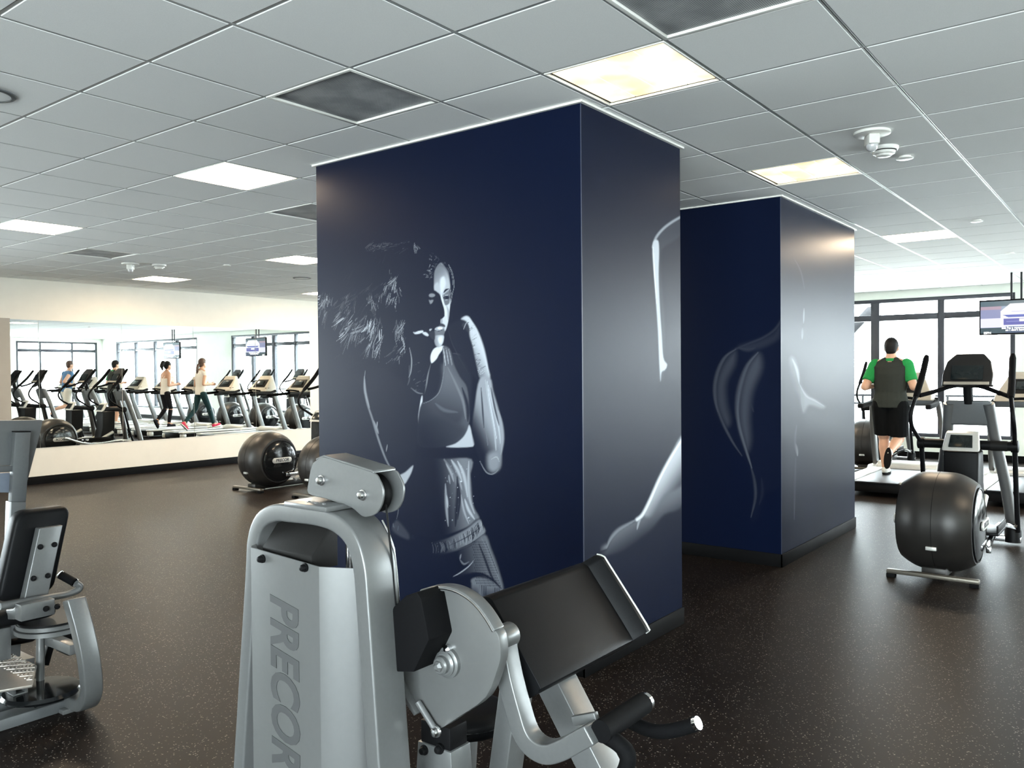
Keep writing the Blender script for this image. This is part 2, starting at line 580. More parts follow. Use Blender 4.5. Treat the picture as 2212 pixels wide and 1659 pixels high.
# ------------------------------------------------------------------ printed columns
class Paint:
    """tone picture painted on the vertices of a panel; x, y = design coordinates of the print"""

    def __init__(self, x, y):
        self.x = x; self.y = y; self.I = np.zeros_like(x)

    def _box(self, P, pad):
        return np.where((self.x > P[:, 0].min() - pad) & (self.x < P[:, 0].max() + pad) & (self.y > P[:, 1].min() - pad) & (self.y < P[:, 1].max() + pad))[0]

    @staticmethod
    def curve(pts, n=5, closed=False):
        return np.array([(p.x, p.y) for p in smooth([(a, b, 0) for a, b in pts], n, closed)])

    @staticmethod
    def _dist(X, Y, P, closed):
        d = np.full(X.shape, 1e9); tt = np.zeros(X.shape); m = len(P); last = m if closed else m - 1
        for i in range(last):
            ax, ay = P[i]; bx, by = P[(i + 1) % m]; dx, dy = bx - ax, by - ay
            L = dx * dx + dy * dy + 1e-9
            t = np.clip(((X - ax) * dx + (Y - ay) * dy) / L, 0, 1)
            q = np.hypot(X - ax - t * dx, Y - ay - t * dy)
            k = q < d; d[k] = q[k]; tt[k] = (i + t[k]) / last
        return d, tt

    def _val(self, v, X, Y):
        if isinstance(v, (int, float)):
            return np.full(X.shape, float(v))
        (x0, y0, v0), (x1, y1, v1) = v
        t = ((X - x0) * (x1 - x0) + (Y - y0) * (y1 - y0)) / ((x1 - x0) ** 2 + (y1 - y0) ** 2)
        t = np.clip(t, 0, 1); t = t * t * (3 - 2 * t)
        return v0 + (v1 - v0) * t

    def _put(self, k, a, v, mode):
        I = self.I[k]
        if mode == 'set': I = I + (v - I) * a
        elif mode == 'max': I = np.maximum(I, v * a)
        elif mode == 'add': I = I + v * a
        self.I[k] = I

    def poly(self, pts, v, soft=2., mode='set', n=4):
        P = self.curve(pts, n, True) if n else np.array(pts, float)
        k = self._box(P, soft + 1); X, Y = self.x[k], self.y[k]
        ins = np.zeros(X.shape, bool); m = len(P)
        for i in range(m):
            (ax, ay), (bx, by) = P[i], P[(i + 1) % m]
            if ay == by: continue
            c = ((ay > Y) != (by > Y)) & (X < (bx - ax) * (Y - ay) / (by - ay) + ax); ins ^= c
        d, _ = self._dist(X, Y, P, True)
        sd = np.where(ins, d, -d)
        a = np.clip(sd / (2 * soft) + .5, 0, 1); a = a * a * (3 - 2 * a)
        self._put(k, a, self._val(v, X, Y), mode)

    def line(self, pts, w, v, soft=.6, mode='max', n=4, taper=True):
        """soft = share of the width that fades out"""
        P = self.curve(pts, n) if n else np.array(pts, float)
        k = self._box(P, w * 1.5 + 1); X, Y = self.x[k], self.y[k]
        d, t = self._dist(X, Y, P, False)
        ww = w * (.25 + .75 * np.sin(np.pi * np.clip(t, .02, .98))) if taper else np.full(t.shape, w)
        a = np.clip((ww - d) / (ww * soft + 1e-6), 0, 1); a = a * a * (3 - 2 * a)
        self._put(k, a, self._val(v, X, Y), mode)


def axis_steps(lo, hi, f0, f1, fine, coarse):
    a = []
    if f0 > lo: a += list(np.linspace(lo, f0, max(2, int((f0 - lo) / coarse) + 1)))[:-1]
    a += list(np.linspace(f0, f1, max(2, int((f1 - f0) / fine) + 1)))
    if hi > f1: a += list(np.linspace(f1, hi, max(2, int((hi - f1) / coarse) + 1)))[1:]
    return np.array(a)


MURAL = colattr_mat('printed_mural', 'print', .38, .09)
NAVY = np.array([.0018, .0050, .0205]); PALE = np.array([.82, .88, .98])


def mural_panel(name, parent, axis, pos, s0, s1, z0, z1, fine_s, fine_z, step, painter, label, navy=NAVY, pale=PALE):
    ss = axis_steps(s0, s1, fine_s[0], fine_s[1], step, .06); zz = axis_steps(z0, z1, fine_z[0], fine_z[1], step, .06)
    S, Z = np.meshgrid(ss, zz); n, m = S.shape
    P = np.zeros((n * m, 3))
    off = -.004
    if axis == 'X': P[:, 0] = pos + off; P[:, 1] = S.ravel()
    else: P[:, 0] = S.ravel(); P[:, 1] = pos + off
    P[:, 2] = Z.ravel()
    x, y = proj(P)
    pt = Paint(x, y); painter(pt)
    I = (np.clip(pt.I, 0, 1) ** 1.6)[:, None]
    C = navy * (1 - I) + pale * I
    # thin solid panel: printed face plus a backing ring so that it has thickness
    idx = np.arange(n * m).reshape(n, m)
    q = np.stack([idx[:-1, :-1], idx[:-1, 1:], idx[1:, 1:], idx[1:, :-1]], -1).reshape(-1, 4)
    if axis == 'Y': q = q[:, ::1]
    else: q = q[:, ::-1]
    ring = np.concatenate([idx[0, :], idx[1:, -1], idx[-1, -2::-1], idx[-2:0:-1, 0]])
    B = P[ring].copy(); B[:, 0 if axis == 'X' else 1] = pos
    nb = len(ring); base = n * m
    side = [(int(ring[i]), int(ring[(i + 1) % nb]), base + (i + 1) % nb, base + i) for i in range(nb)]
    me = bpy.data.meshes.new(name)
    me.from_pydata(np.vstack([P, B]) - np.array(ORG[parent.name]), [], [tuple(r) for r in q.tolist()] + side)
    ca = me.color_attributes.new('print', 'FLOAT_COLOR', 'POINT')
    full_c = np.ones((base + nb, 4), np.float32); full_c[:base, :3] = C; full_c[base:, :3] = C[ring]
    ca.data.foreach_set('color', full_c.ravel())
    me.materials.append(MURAL)
    o = bpy.data.objects.new(name, me); link(o, parent)
    o['label'] = label
    return o


def Z5(p): return [(680 + a / 2.0741, 500 + b / 2.0741) for a, b in p]
def Z7(p): return [(860 + a / 5.5308, 500 + b / 5.5308) for a, b in p]
def Z6(p): return [(1250 + a / 1.8855, 380 + b / 1.8855) for a, b in p]
def G5(a, b): return tuple((680 + q[0] / 2.0741, 500 + q[1] / 2.0741, q[2]) for q in (a, b))
def G7(a, b): return tuple((860 + q[0] / 5.5308, 500 + q[1] / 5.5308, q[2]) for q in (a, b))
def G6(a, b): return tuple((1250 + q[0] / 1.8855, 380 + q[1] / 1.8855, q[2]) for q in (a, b))


def paint_boxer(p):
    R = random.Random(5)
    # ---- faint mass of hair and shoulder
    p.poly(Z5([(20, 260), (140, 130), (300, 60), (470, 70), (570, 110), (610, 200), (560, 330), (470, 440), (400, 560), (300, 600), (150, 500), (40, 380)]), .012, 30)
    # ---- far arm (left in the picture): upper arm and elbow
    p.poly(Z5([(222, 630), (230, 760), (270, 900), (320, 1020), (370, 1100), (420, 1120), (445, 1040), (470, 900), (480, 760), (430, 700), (330, 620), (260, 600)]), .022, 8)
    p.line(Z5([(226, 625), (221, 690), (232, 760), (258, 840), (285, 930), (318, 1020), (352, 1078), (385, 1105)]), 4.2, .34, .9)
    p.line(Z5([(222, 650), (226, 720), (245, 790)]), 5., .42, .9)
    p.line(Z5([(262, 845), (275, 880), (285, 905)]), 5, .40, .9)
    p.line(Z5([(280, 850), (278, 880)]), 2, .5, .9)
    p.line(Z5([(325, 955), (320, 985)]), 2, .4, .9)
    p.poly(Z5([(372, 1098), (405, 1078), (440, 1048), (436, 1075), (415, 1115), (402, 1137), (393, 1120)]), .60, 2.5)
    # ---- wrapped hand and forearm in front of the mouth
    p.poly(Z5([(425, 480), (470, 470), (520, 490), (535, 530), (518, 600), (500, 690), (470, 735), (420, 700), (425, 600)]), .026, 5)
    p.line(Z5([(424, 520), (434, 575), (430, 630), (420, 655)]), 2.4, .42, .9)
    p.line(Z5([(423, 600), (424, 660), (415, 690)]), 3, .18, .9)
    p.line(Z5([(521, 590), (508, 640), (500, 690), (492, 728)]), 3, .40, .9)
    for k in range(14):
        yy = R.uniform(580, 730); xx = R.uniform(440, 500)
        p.line(Z5([(xx, yy), (xx + R.uniform(8, 22), yy - R.uniform(4, 14))]), 1.1, R.uniform(.08, .25), .9)
    p.line(Z5([(430, 700), (460, 722), (490, 728)]), 2.6, .30, .9)
    p.poly(Z5([(478, 738), (484, 745), (476, 800), (466, 862), (463, 830), (470, 780)]), .78, 1.4)
    # fingertips
    p.poly(Z7([(178, 1200), (200, 1205), (240, 1190), (290, 1182), (302, 1198), (275, 1215), (220, 1228), (195, 1222)]), .74, 1.0)
    p.poly(Z7([(288, 1212), (320, 1200), (350, 1215), (366, 1240), (352, 1252), (318, 1240)]), .74, 1.0)
    p.poly(Z7([(370, 1180), (385, 1155), (402, 1150), (404, 1168), (385, 1188)]), .62, .9)
    # ---- neck, chest, top
    p.poly(Z5([(520, 590), (545, 555), (575, 575), (570, 660), (545, 725), (500, 760), (485, 740), (505, 680)]), .028, 4)
    p.poly(Z5([(538, 522), (572, 512), (578, 520), (556, 552), (545, 572), (524, 590), (518, 570), (522, 545)]), .82, 1.6)
    p.poly(Z5([(600, 560), (650, 550), (690, 570), (705, 660), (700, 760), (690, 860), (668, 720), (630, 620)]), .055, 6)
    p.line(Z5([(612, 545), (650, 552), (690, 575)]), 3, .14, .9)
    p.poly(Z5([(574, 516), (606, 528), (622, 590), (650, 650), (682, 700), (692, 800), (690, 868), (662, 930), (600, 962), (470, 962), (462, 860), (478, 772), (520, 755), (556, 720), (572, 660), (577, 590)]),
           G5((470, 900, .05), (660, 760, .22)), 2.2)
    p.poly(Z5([(572, 600), (600, 600), (622, 640), (660, 700), (680, 780), (640, 860), (560, 820), (520, 770), (556, 722), (573, 660)]), G5((520, 850, .10), (610, 640, .27)), 9)
    p.poly(Z5([(470, 860), (560, 830), (640, 860), (670, 900), (630, 945), (560, 962), (470, 962)]), G5((470, 950, .02), (640, 850, .12)), 12)
    p.line(Z5([(573, 520), (579, 590), (574, 660), (556, 722), (520, 756), (482, 772)]), 2.2, .32, .8)
    for dx in (0, 12, 24):
        p.line(Z5([(576 + dx, 520 + dx * .3), (582 + dx * 1.1, 565), (586 + dx * 1.2, 600)]), 2.0, .62 - .08 * dx / 12, .8)
    p.poly(Z5([(692, 866), (704, 905), (709, 964), (590, 966), (630, 950), (664, 922), (682, 892)]), .66, 1.8)
    p.line(Z5([(596, 610), (630, 680), (664, 760), (676, 840)]), 11, .34, 1.)
    p.line(Z5([(540, 770), (580, 800), (640, 810)]), 12, .24, 1.)
    p.line(Z5([(660, 700), (684, 780), (686, 850)]), 6, .05, 1., 'set')
    p.line(Z5([(610, 962), (650, 968), (700, 962)]), 3, .4, .9)
    p.poly(Z5([(455, 968), (580, 972), (709, 966), (702, 1018), (580, 1016), (455, 1008)]), .004, 1.6, n=0)
    # ---- lit fist and forearm (right in the picture)
    p.poly(Z5([(596, 430), (640, 395), (680, 380), (705, 450), (715, 540), (730, 640), (735, 670), (700, 640), (660, 570), (620, 510)]), .035, 5)
    p.line(Z5([(598, 440), (615, 500), (650, 570), (690, 640)]), 2.4, .08, .9)
    p.poly(Z5([(655, 392), (676, 378), (694, 386), (716, 425), (738, 480), (752, 520), (764, 552), (770, 590), (786, 656), (742, 660), (728, 615), (716, 560), (706, 510), (694, 470), (690, 430), (676, 402)]),
           G5((690, 560, .34), (752, 530, .72)), 2.6)
    p.line(Z5([(690, 385), (722, 440), (748, 512), (766, 580), (780, 640)]), 6.5, .74, .9)
    for k in range(34):
        t = R.random(); yy = 400 + t * 250; xx = 676 + t * 62 + R.uniform(-6, 14)
        p.line(Z5([(xx, yy), (xx + R.uniform(12, 30), yy - R.uniform(6, 16))]), R.uniform(.8, 1.6), R.choice([.12, .2, .62, .7]), .9, 'set')
    p.poly(Z5([(658, 420), (676, 404), (690, 425), (690, 455), (676, 440)]), .10, 2)
    p.line(Z5([(666, 440), (676, 415), (690, 395)]), 2, .5, .9)
    p.poly(Z5([(738, 662), (786, 657), (800, 715), (822, 790), (842, 870), (849, 930), (838, 1000), (832, 1060), (800, 1086), (768, 1078), (740, 1030), (716, 960), (704, 880), (716, 780)]),
           G5((712, 930, .03), (812, 880, .50)), 3)
    p.line(Z5([(764, 665), (776, 740), (792, 820), (806, 900), (812, 980)]), 11, .60, .95)
    p.line(Z5([(772, 670), (784, 760), (800, 850), (815, 930)]), 4.5, .74, .9)
    p.line(Z5([(778, 690), (798, 780), (822, 870), (832, 950)]), 8, .70, 1.)
    p.line(Z5([(744, 668), (752, 760), (762, 860), (776, 960)]), 5.5, .34, .95)
    p.line(Z5([(834, 1000), (842, 930), (836, 860), (822, 800)]), 6.5, .52, .95)
    p.line(Z5([(790, 700), (806, 790), (826, 870)]), 3.5, .14, .95, 'set')
    p.line(Z5([(745, 700), (752, 800), (758, 880)]), 3., .12, .95, 'set')
    p.poly(Z5([(775, 1000), (815, 985), (832, 1010), (828, 1060), (800, 1080), (775, 1060)]), .44, 8)
    p.line(Z5([(792, 1020), (815, 1010), (826, 1030)]), 3, .62, .9)
    p.line(Z5([(740, 1030), (768, 1078), (800, 1086), (830, 1060)]), 2.2, .46, .9)
    # ---- belly
    p.poly(Z5([(455, 1012), (580, 1018), (702, 1020), (696, 1100), (700, 1180), (716, 1240), (738, 1290), (690, 1322), (620, 1350), (540, 1372), (440, 1360), (372, 1300), (372, 1230), (375, 1150), (420, 1120), (445, 1050)]),
           G5((540, 1180, .012), (690, 1160, .36)), 3)
    p.line(Z5([(580, 1022), (612, 1070), (636, 1130), (652, 1200), (668, 1290)]), 13, .34, 1.)
    p.line(Z5([(612, 1024), (640, 1070), (660, 1120)]), 10, .62, 1.)
    p.line(Z5([(690, 1030), (688, 1120), (694, 1200), (716, 1265)]), 10, .60, 1.)
    p.line(Z5([(585, 1130), (588, 1190), (592, 1260), (598, 1320)]), 6.5, .48, 1.)
    p.line(Z5([(600, 1090), (606, 1130)]), 5, .46, 1.)
    p.line(Z5([(638, 1100), (640, 1180), (634, 1260), (630, 1320)]), 7, .06, 1., 'set')
    p.line(Z5([(655, 1180), (668, 1250), (690, 1310)]), 7, .56, 1.)
    p.line(Z5([(648, 1110), (660, 1160)]), 5, .52, 1.)
    for k in range(42):
        xx = R.uniform(575, 715); yy = R.uniform(1040, 1310)
        p.line(Z5([(xx, yy), (xx + 2, yy + 2)]), R.uniform(.8, 1.8), R.uniform(.5, .95), 1.)
    p.line(Z5([(652, 1118), (658, 1122)]), 3.4, .95, 1.); p.line(Z5([(686, 1284), (692, 1280)]), 3, .9, 1.); p.line(Z5([(656, 1080), (662, 1082)]), 3, .8, 1.)
    p.line(Z5([(372, 1150), (368, 1210), (374, 1250), (366, 1290)]), 2., .26, .9)
    p.line(Z5([(378, 1130), (372, 1170)]), 3., .2, .9)
    p.line(Z5([(640, 1030), (662, 1075), (676, 1130), (684, 1190)]), 11, .66, 1.)
    p.line(Z5([(672, 1200), (690, 1250), (716, 1290)]), 9, .70, 1.)
    p.line(Z5([(588, 1040), (610, 1080), (622, 1120)]), 7, .52, 1.)
    p.line(Z5([(590, 1180), (596, 1240)]), 5, .64, 1.)
    p.line(Z5([(644, 1130), (650, 1200), (640, 1290)]), 4, .05, 1., 'set')
    # ---- shorts
    p.poly(Z5([(345, 1330), (375, 1292), (430, 1350), (520, 1390), (600, 1370), (680, 1330), (735, 1288), (762, 1340), (800, 1440), (828, 1530), (848, 1600), (740, 1640), (560, 1640), (400, 1640), (350, 1500)]), .014, 4)
    p.poly(Z5([(345, 1335), (358, 1300), (376, 1298), (420, 1352), (420, 1380), (380, 1365)]), .13, 4)
    for k in range(26):
        xx = 350 + k * 4; yy = 1318 + k * 2.4
        p.line(Z5([(xx, yy - 14), (xx + 2, yy + 10)]), 1.1, R.uniform(.06, .34) * max(.2, 1 - k / 20), .9)
    p.poly(Z5([(520, 1400), (600, 1372), (680, 1332), (736, 1290), (752, 1316), (762, 1352), (690, 1408), (600, 1440), (530, 1450)]), G5((520, 1420, .02), (700, 1330, .42)), 3)
    for k in range(60):
        t = k / 59.; xx = 525 + t * 222; yy = 1398 - t * t * 105 + R.uniform(-3, 3)
        p.line(Z5([(xx, yy - 2), (xx + R.uniform(4, 10), yy + R.uniform(18, 30)), (xx + R.uniform(4, 10), yy + R.uniform(34, 52))]), R.uniform(1., 2.), R.choice([.04, .08, .5, .62, .42]) * (.35 + .65 * t), .9, 'set')
    p.line(Z5([(600, 1408), (680, 1370), (748, 1322)]), 1.6, .10, .9, 'set'); p.line(Z5([(640, 1424), (700, 1398), (762, 1352)]), 2.2, .10, .9, 'set')
    p.poly(Z5([(650, 1425), (700, 1405), (762, 1358), (790, 1420), (820, 1500), (846, 1600), (820, 1602), (780, 1560), (720, 1530), (620, 1545), (690, 1500), (650, 1470)]), G5((640, 1500, .06), (790, 1470, .33)), 4)
    p.line(Z5([(620, 1546), (650, 1530), (690, 1500), (715, 1470)]), 2.4, .58, .9)
    p.line(Z5([(650, 1470), (668, 1490), (690, 1480)]), 4., .34, .9); p.line(Z5([(655, 1445), (650, 1470)]), 3., .42, .9)
    p.line(Z5([(735, 1400), (760, 1460), (790, 1540), (820, 1590)]), 4.5, .08, .95, 'set')
    p.line(Z5([(700, 1530), (750, 1535), (800, 1565), (835, 1600)]), 4.5, .03, .9, 'set')
    p.line(Z5([(745, 1370), (770, 1420), (800, 1500), (826, 1560)]), 4, .42, .95)
    p.poly(Z5([(700, 1560), (740, 1548), (790, 1565), (826, 1602), (780, 1630), (735, 1640), (712, 1600)]), .34, 3)
    for a in range(-8, 20):
        for b in range(0, 22):
            xx = 690 + a * 9 + (b % 2) * 4.5; yy = 1390 + b * 11.5
            e = 705 + (yy - 1400) * .1; e2 = 770 + (yy - 1400) * .36
            if e < xx < e2: p.line(Z5([(xx, yy), (xx + 1, yy + 3)]), 1.3, .04, .9, 'set', 0, False)
    # ---- face
    p.poly(Z7([(480, 392), (520, 372), (560, 420), (600, 480), (615, 560), (624, 660), (626, 760), (622, 860), (612, 960), (603, 1050), (585, 1140), (562, 1195), (548, 1240), (546, 1290), (530, 1345), (492, 1380), (450, 1366), (430, 1310), (436, 1270), (410, 1240), (440, 1180), (500, 1130), (510, 1060), (556, 1000), (540, 900), (512, 800), (470, 730), (430, 705), (426, 600), (436, 470)]), .30, 1.2, n=3)
    p.poly(Z7([(440, 480), (490, 420), (545, 430), (590, 500), (612, 590), (618, 680), (570, 730), (515, 775), (480, 735), (436, 700), (434, 600)]), G7((440, 480, .34), (585, 640, .62)), 2.2)
    p.poly(Z7([(505, 570), (550, 540), (570, 620), (545, 700), (515, 745), (500, 690)]), .78, 3.2)
    p.poly(Z7([(436, 640), (475, 610), (500, 690), (485, 735), (440, 705)]), .62, 2.4)
    # nose ridge and cheek strip
    p.poly(Z7([(515, 770), (535, 790), (560, 880), (610, 860), (622, 800), (624, 860), (612, 970), (600, 1060), (582, 1140), (560, 1190), (545, 1130), (528, 1100), (520, 1060), (545, 1020), (566, 1005), (572, 960), (552, 900), (530, 840)]), .74, 1.3, n=3)
    p.poly(Z7([(512, 748), (524, 760), (540, 830), (564, 900), (578, 960), (574, 1000), (556, 1010), (552, 940), (530, 860), (512, 800)]), .80, 1.1)
    p.line(Z7([(580, 890), (600, 960), (596, 1060)]), 3, .52, .9, 'set')
    # shadow side cut
    p.poly(Z7([(425, 705), (470, 728), (500, 760), (520, 840), (545, 920), (552, 985), (545, 1020), (510, 1045), (498, 1090), (495, 1120), (430, 1160), (300, 1130), (250, 900), (330, 740)]), .016, 1.4, n=3)
    # brow and eye on the lit side
    p.line(Z7([(545, 732), (570, 700), (604, 684)]), 3.0, .03, .7, 'set')
    p.line(Z7([(612, 690), (620, 740)]), 1.6, .2, .8, 'set')
    p.poly(Z7([(536, 790), (556, 772), (590, 766), (612, 778), (606, 806), (574, 812), (548, 806)]), .10, 1.1)
    p.poly(Z7([(568, 784), (586, 776), (600, 788), (590, 802), (572, 800)]), .005, .8)
    p.line(Z7([(550, 812), (576, 818), (604, 808)]), 1.1, .55, .8)
    p.line(Z7([(540, 778), (575, 760), (610, 768)]), 1.0, .6, .8)
    # eye in the shadow side
    p.poly(Z7([(366, 760), (385, 742), (420, 742), (442, 758), (436, 775), (405, 786), (375, 780)]), .40, 1.2)
    p.line(Z7([(372, 790), (400, 795), (420, 790)]), 1.4, .02, .8, 'set')
    p.poly(Z7([(366, 815), (385, 822), (405, 812), (422, 822), (410, 850), (388, 868), (376, 850)]), .38, 1.2)
    p.poly(Z7([(392, 796), (418, 792), (420, 812), (400, 816)]), .05, .8)
    # nose base, lips, chin
    p.poly(Z7([(508, 1050), (525, 1045), (532, 1075), (522, 1098), (506, 1088)]), .50, 1.)
    p.poly(Z7([(500, 1108), (530, 1100), (560, 1120), (558, 1142), (520, 1136), (480, 1140)]), .12, 1.)
    p.poly(Z7([(436, 1165), (462, 1142), (500, 1134), (536, 1138), (548, 1152), (530, 1170), (490, 1182), (450, 1182)]), .56, 1.)
    p.poly(Z7([(470, 1150), (500, 1142), (530, 1148), (518, 1166), (486, 1170)]), .90, .9)
    p.line(Z7([(440, 1182), (490, 1188), (545, 1170)]), 1.0, .06, .8, 'set')
    p.poly(Z7([(484, 1200), (520, 1188), (552, 1184), (550, 1215), (520, 1236), (490, 1226)]), .30, 1.2)
    p.poly(Z7([(440, 1250), (490, 1240), (544, 1246), (544, 1295), (528, 1345), (492, 1378), (452, 1362), (438, 1310)]), G7((440, 1300, .45), (520, 1290, .72)), 1.6)
    p.poly(Z7([(480, 1270), (520, 1262), (525, 1310), (500, 1340), (482, 1310)]), .84, 2.4)
    p.poly(Z7([(370, 1200), (430, 1190), (440, 1240), (436, 1290), (410, 1290), (375, 1250)]), .08, 1.6)
    # strands beside the face
    p.line(Z7([(602, 398), (640, 470), (662, 560), (670, 640), (662, 690), (645, 760), (630, 860)]), .8, .42, .7, taper=False)
    p.line(Z7([(608, 410), (632, 480), (650, 570), (655, 640)]), .7, .34, .7, taper=False)
    p.line(Z7([(622, 690), (634, 740), (640, 790), (626, 850)]), .8, .40, .7, taper=False)
    p.line(Z7([(584, 430), (604, 450), (612, 490)]), 1.6, .22, .9)
    # ---- wind-blown hair
    def strands(n, x, y, dx, dy, ln, lo, hi, w=1.1, curl=.25):
        for k in range(max(3, n // 2)):
            x0 = R.uniform(*x); y0 = R.uniform(*y); L = R.uniform(*ln) * 1.25; a0 = math.atan2(dy, dx) + R.gauss(0, .16)
            c = R.uniform(-curl, curl) * 1.6; br = R.uniform(lo, hi) * 1.12
            nx_, ny_ = -math.sin(a0), math.cos(a0)
            for q_ in range(R.randint(2, 5)):
                o_ = R.uniform(-7, 7); a = a0 + o_ * .012 + R.gauss(0, .04); sft = R.uniform(-14, 14)
                xx = x0 + nx_ * o_ + math.cos(a0) * sft; yy = y0 + ny_ * o_ + math.sin(a0) * sft; l_ = L * R.uniform(.5, 1.15)
                q = [(xx, yy)]
                for s_ in range(4):
                    a += c * .35; xx += math.cos(a) * l_ / 4; yy += math.sin(a) * l_ / 4; q.append((xx, yy))
                p.line(Z5(q), w * R.uniform(.45, 1.25), br * R.uniform(.35, 1.2), .9)
    strands(34, (28, 75), (275, 375), -.35, 1, (18, 50), .16, .5, 1.0)
    strands(60, (95, 235), (375, 480), -.55, .8, (24, 62), .18, .60, 1.2)
    strands(34, (95, 190), (290, 400), -.5, .9, (20, 50), .08, .34, 1.0)
    strands(52, (235, 305), (380, 520), -.22, 1, (26, 66), .20, .62, 1.2)
    strands(24, (230, 275), (270, 380), -.18, 1, (20, 60), .10, .36, 1.)
    strands(46, (300, 375), (165, 300), -.45, 1, (18, 50), .12, .50, 1.1)
    strands(28, (360, 415), (380, 500), -.15, 1, (26, 62), .14, .50, 1.1)
    strands(18, (340, 405), (500, 580), -.7, .8, (18, 44), .16, .48, 1.1)
    strands(40, (250, 445), (42, 90), -.9, .28, (16, 48), .04, .20, .9)
    strands(8, (436, 460), (48, 74), .3, 1, (14, 26), .25, .5, 1.1)
    strands(26, (150, 300), (210, 300), -.8, .6, (20, 60), .03, .14, 1.0)
    strands(16, (510, 560), (80, 190), .5, .6, (8, 22), .10, .42, 1.2, .9)
    strands(14, (505, 530), (170, 200), -.6, .7, (6, 16), .16, .4, 1.2, .9)
    strands(8, (540, 580), (140, 165), .4, .4, (6, 16), .2, .5, 1.2, .9)
    strands(40, (40, 420), (100, 560), -.5, .9, (20, 60), .02, .07, 1.0)


def paint_leg(p):
    # rim-lit leg bent over the top, hip below
    p.poly(Z6([(420, 165), (370, 190), (316, 248), (302, 290), (308, 400), (322, 560), (330, 700), (332, 830), (350, 800), (362, 770), (350, 740), (352, 600), (340, 450), (334, 330), (350, 290), (420, 240)]), .10, 5)
    p.line(Z6([(430, 160), (385, 185), (345, 215), (315, 252), (304, 290)]), 5.5, .50, .9, taper=False)
    p.poly(Z6([(300, 285), (322, 262), (328, 300), (326, 400), (330, 520), (338, 640), (345, 740), (360, 768), (352, 790), (338, 800), (333, 836), (328, 760), (322, 620), (310, 450)]), .74, 1.8)
    p.line(Z6([(304, 290), (308, 380), (318, 520)]), 3.2, .95, .9)
    for k in range(12):
        p.line(Z6([(334 + k, 690 + k * 6), (340 + k * 1.6, 740 + k * 4)]), 1.2, .7, .9)
    p.poly(Z6([(430, 1060), (380, 1130), (335, 1210), (300, 1290), (262, 1370), (236, 1398), (190, 1425), (140, 1465), (112, 1520), (100, 1550), (180, 1530), (250, 1480), (300, 1440), (350, 1380), (430, 1330)]), G6((190, 1410, .30), (260, 1520, .01)), 6)
    p.poly(Z6([(430, 1060), (370, 1150), (325, 1235), (285, 1330), (262, 1376), (300, 1385), (350, 1300), (430, 1240)]), G6((300, 1260, .74), (400, 1330, .04)), 6)
    p.line(Z6([(425, 1068), (375, 1150), (330, 1235), (292, 1320), (262, 1378), (238, 1400)]), 7.5, .96, .95, taper=False)
    p.line(Z6([(238, 1398), (200, 1420), (160, 1445), (130, 1480), (112, 1520)]), 9, .40, .95)
    p.line(Z6([(262, 1376), (245, 1410), (238, 1440)]), 6, .55, .95)


def paint_back(p):
    # muscular back, arm raised to the head, in dim light
    p.poly(Z6([(850, 560), (800, 620), (740, 665), (660, 690), (605, 725), (570, 780), (552, 860), (560, 950), (590, 1020), (640, 1100), (690, 1180), (712, 1260), (716, 1320), (698, 1400), (730, 1400), (760, 1300), (830, 1250), (850, 1000)]), .022, 8)
    p.poly(Z6([(640, 712), (600, 745), (570, 800), (558, 870), (566, 950), (600, 1020), (622, 1000), (606, 920), (606, 840), (640, 770)]), .15, 12, 'max')
    p.poly(Z6([(735, 720), (690, 770), (662, 850), (650, 940), (656, 1030), (686, 1120), (704, 1080), (700, 980), (712, 880), (750, 780)]), .18, 14, 'max')
    p.poly(Z6([(650, 690), (720, 672), (790, 640), (820, 600), (820, 660), (760, 700), (690, 715)]), .09, 10, 'max')
    p.line(Z6([(640, 800), (628, 880), (634, 960), (660, 1060)]), 7, .02, 1., 'set')
    p.line(Z6([(830, 580), (800, 625), (750, 660), (690, 684), (640, 705)]), 6, .10, .95, taper=False)
    p.line(Z6([(640, 706), (600, 735), (572, 785), (556, 850), (556, 910), (566, 960)]), 9, .17, .95)
    p.line(Z6([(560, 860), (562, 930), (585, 1000), (625, 1080), (665, 1140)]), 6, .16, .95)
    p.line(Z6([(622, 780), (604, 830), (590, 890), (604, 960)]), 9, .09, .95)
    p.line(Z6([(650, 700), (690, 706), (720, 700)]), 12, .11, 1.)
    p.line(Z6([(730, 720), (690, 770), (664, 840), (650, 910), (648, 980), (660, 1050)]), 13, .20, 1.)
    p.line(Z6([(655, 880), (648, 950), (655, 1020), (680, 1110), (705, 1190)]), 8, .24, 1.)
    p.line(Z6([(720, 790), (705, 850), (700, 920), (712, 960)]), 11, .10, 1.)
    p.line(Z6([(700, 1180), (716, 1240), (720, 1310), (702, 1390)]), 7, .13, 1.)
    p.line(Z6([(745, 1230), (748, 1290), (735, 1340)]), 8, .06, 1.)


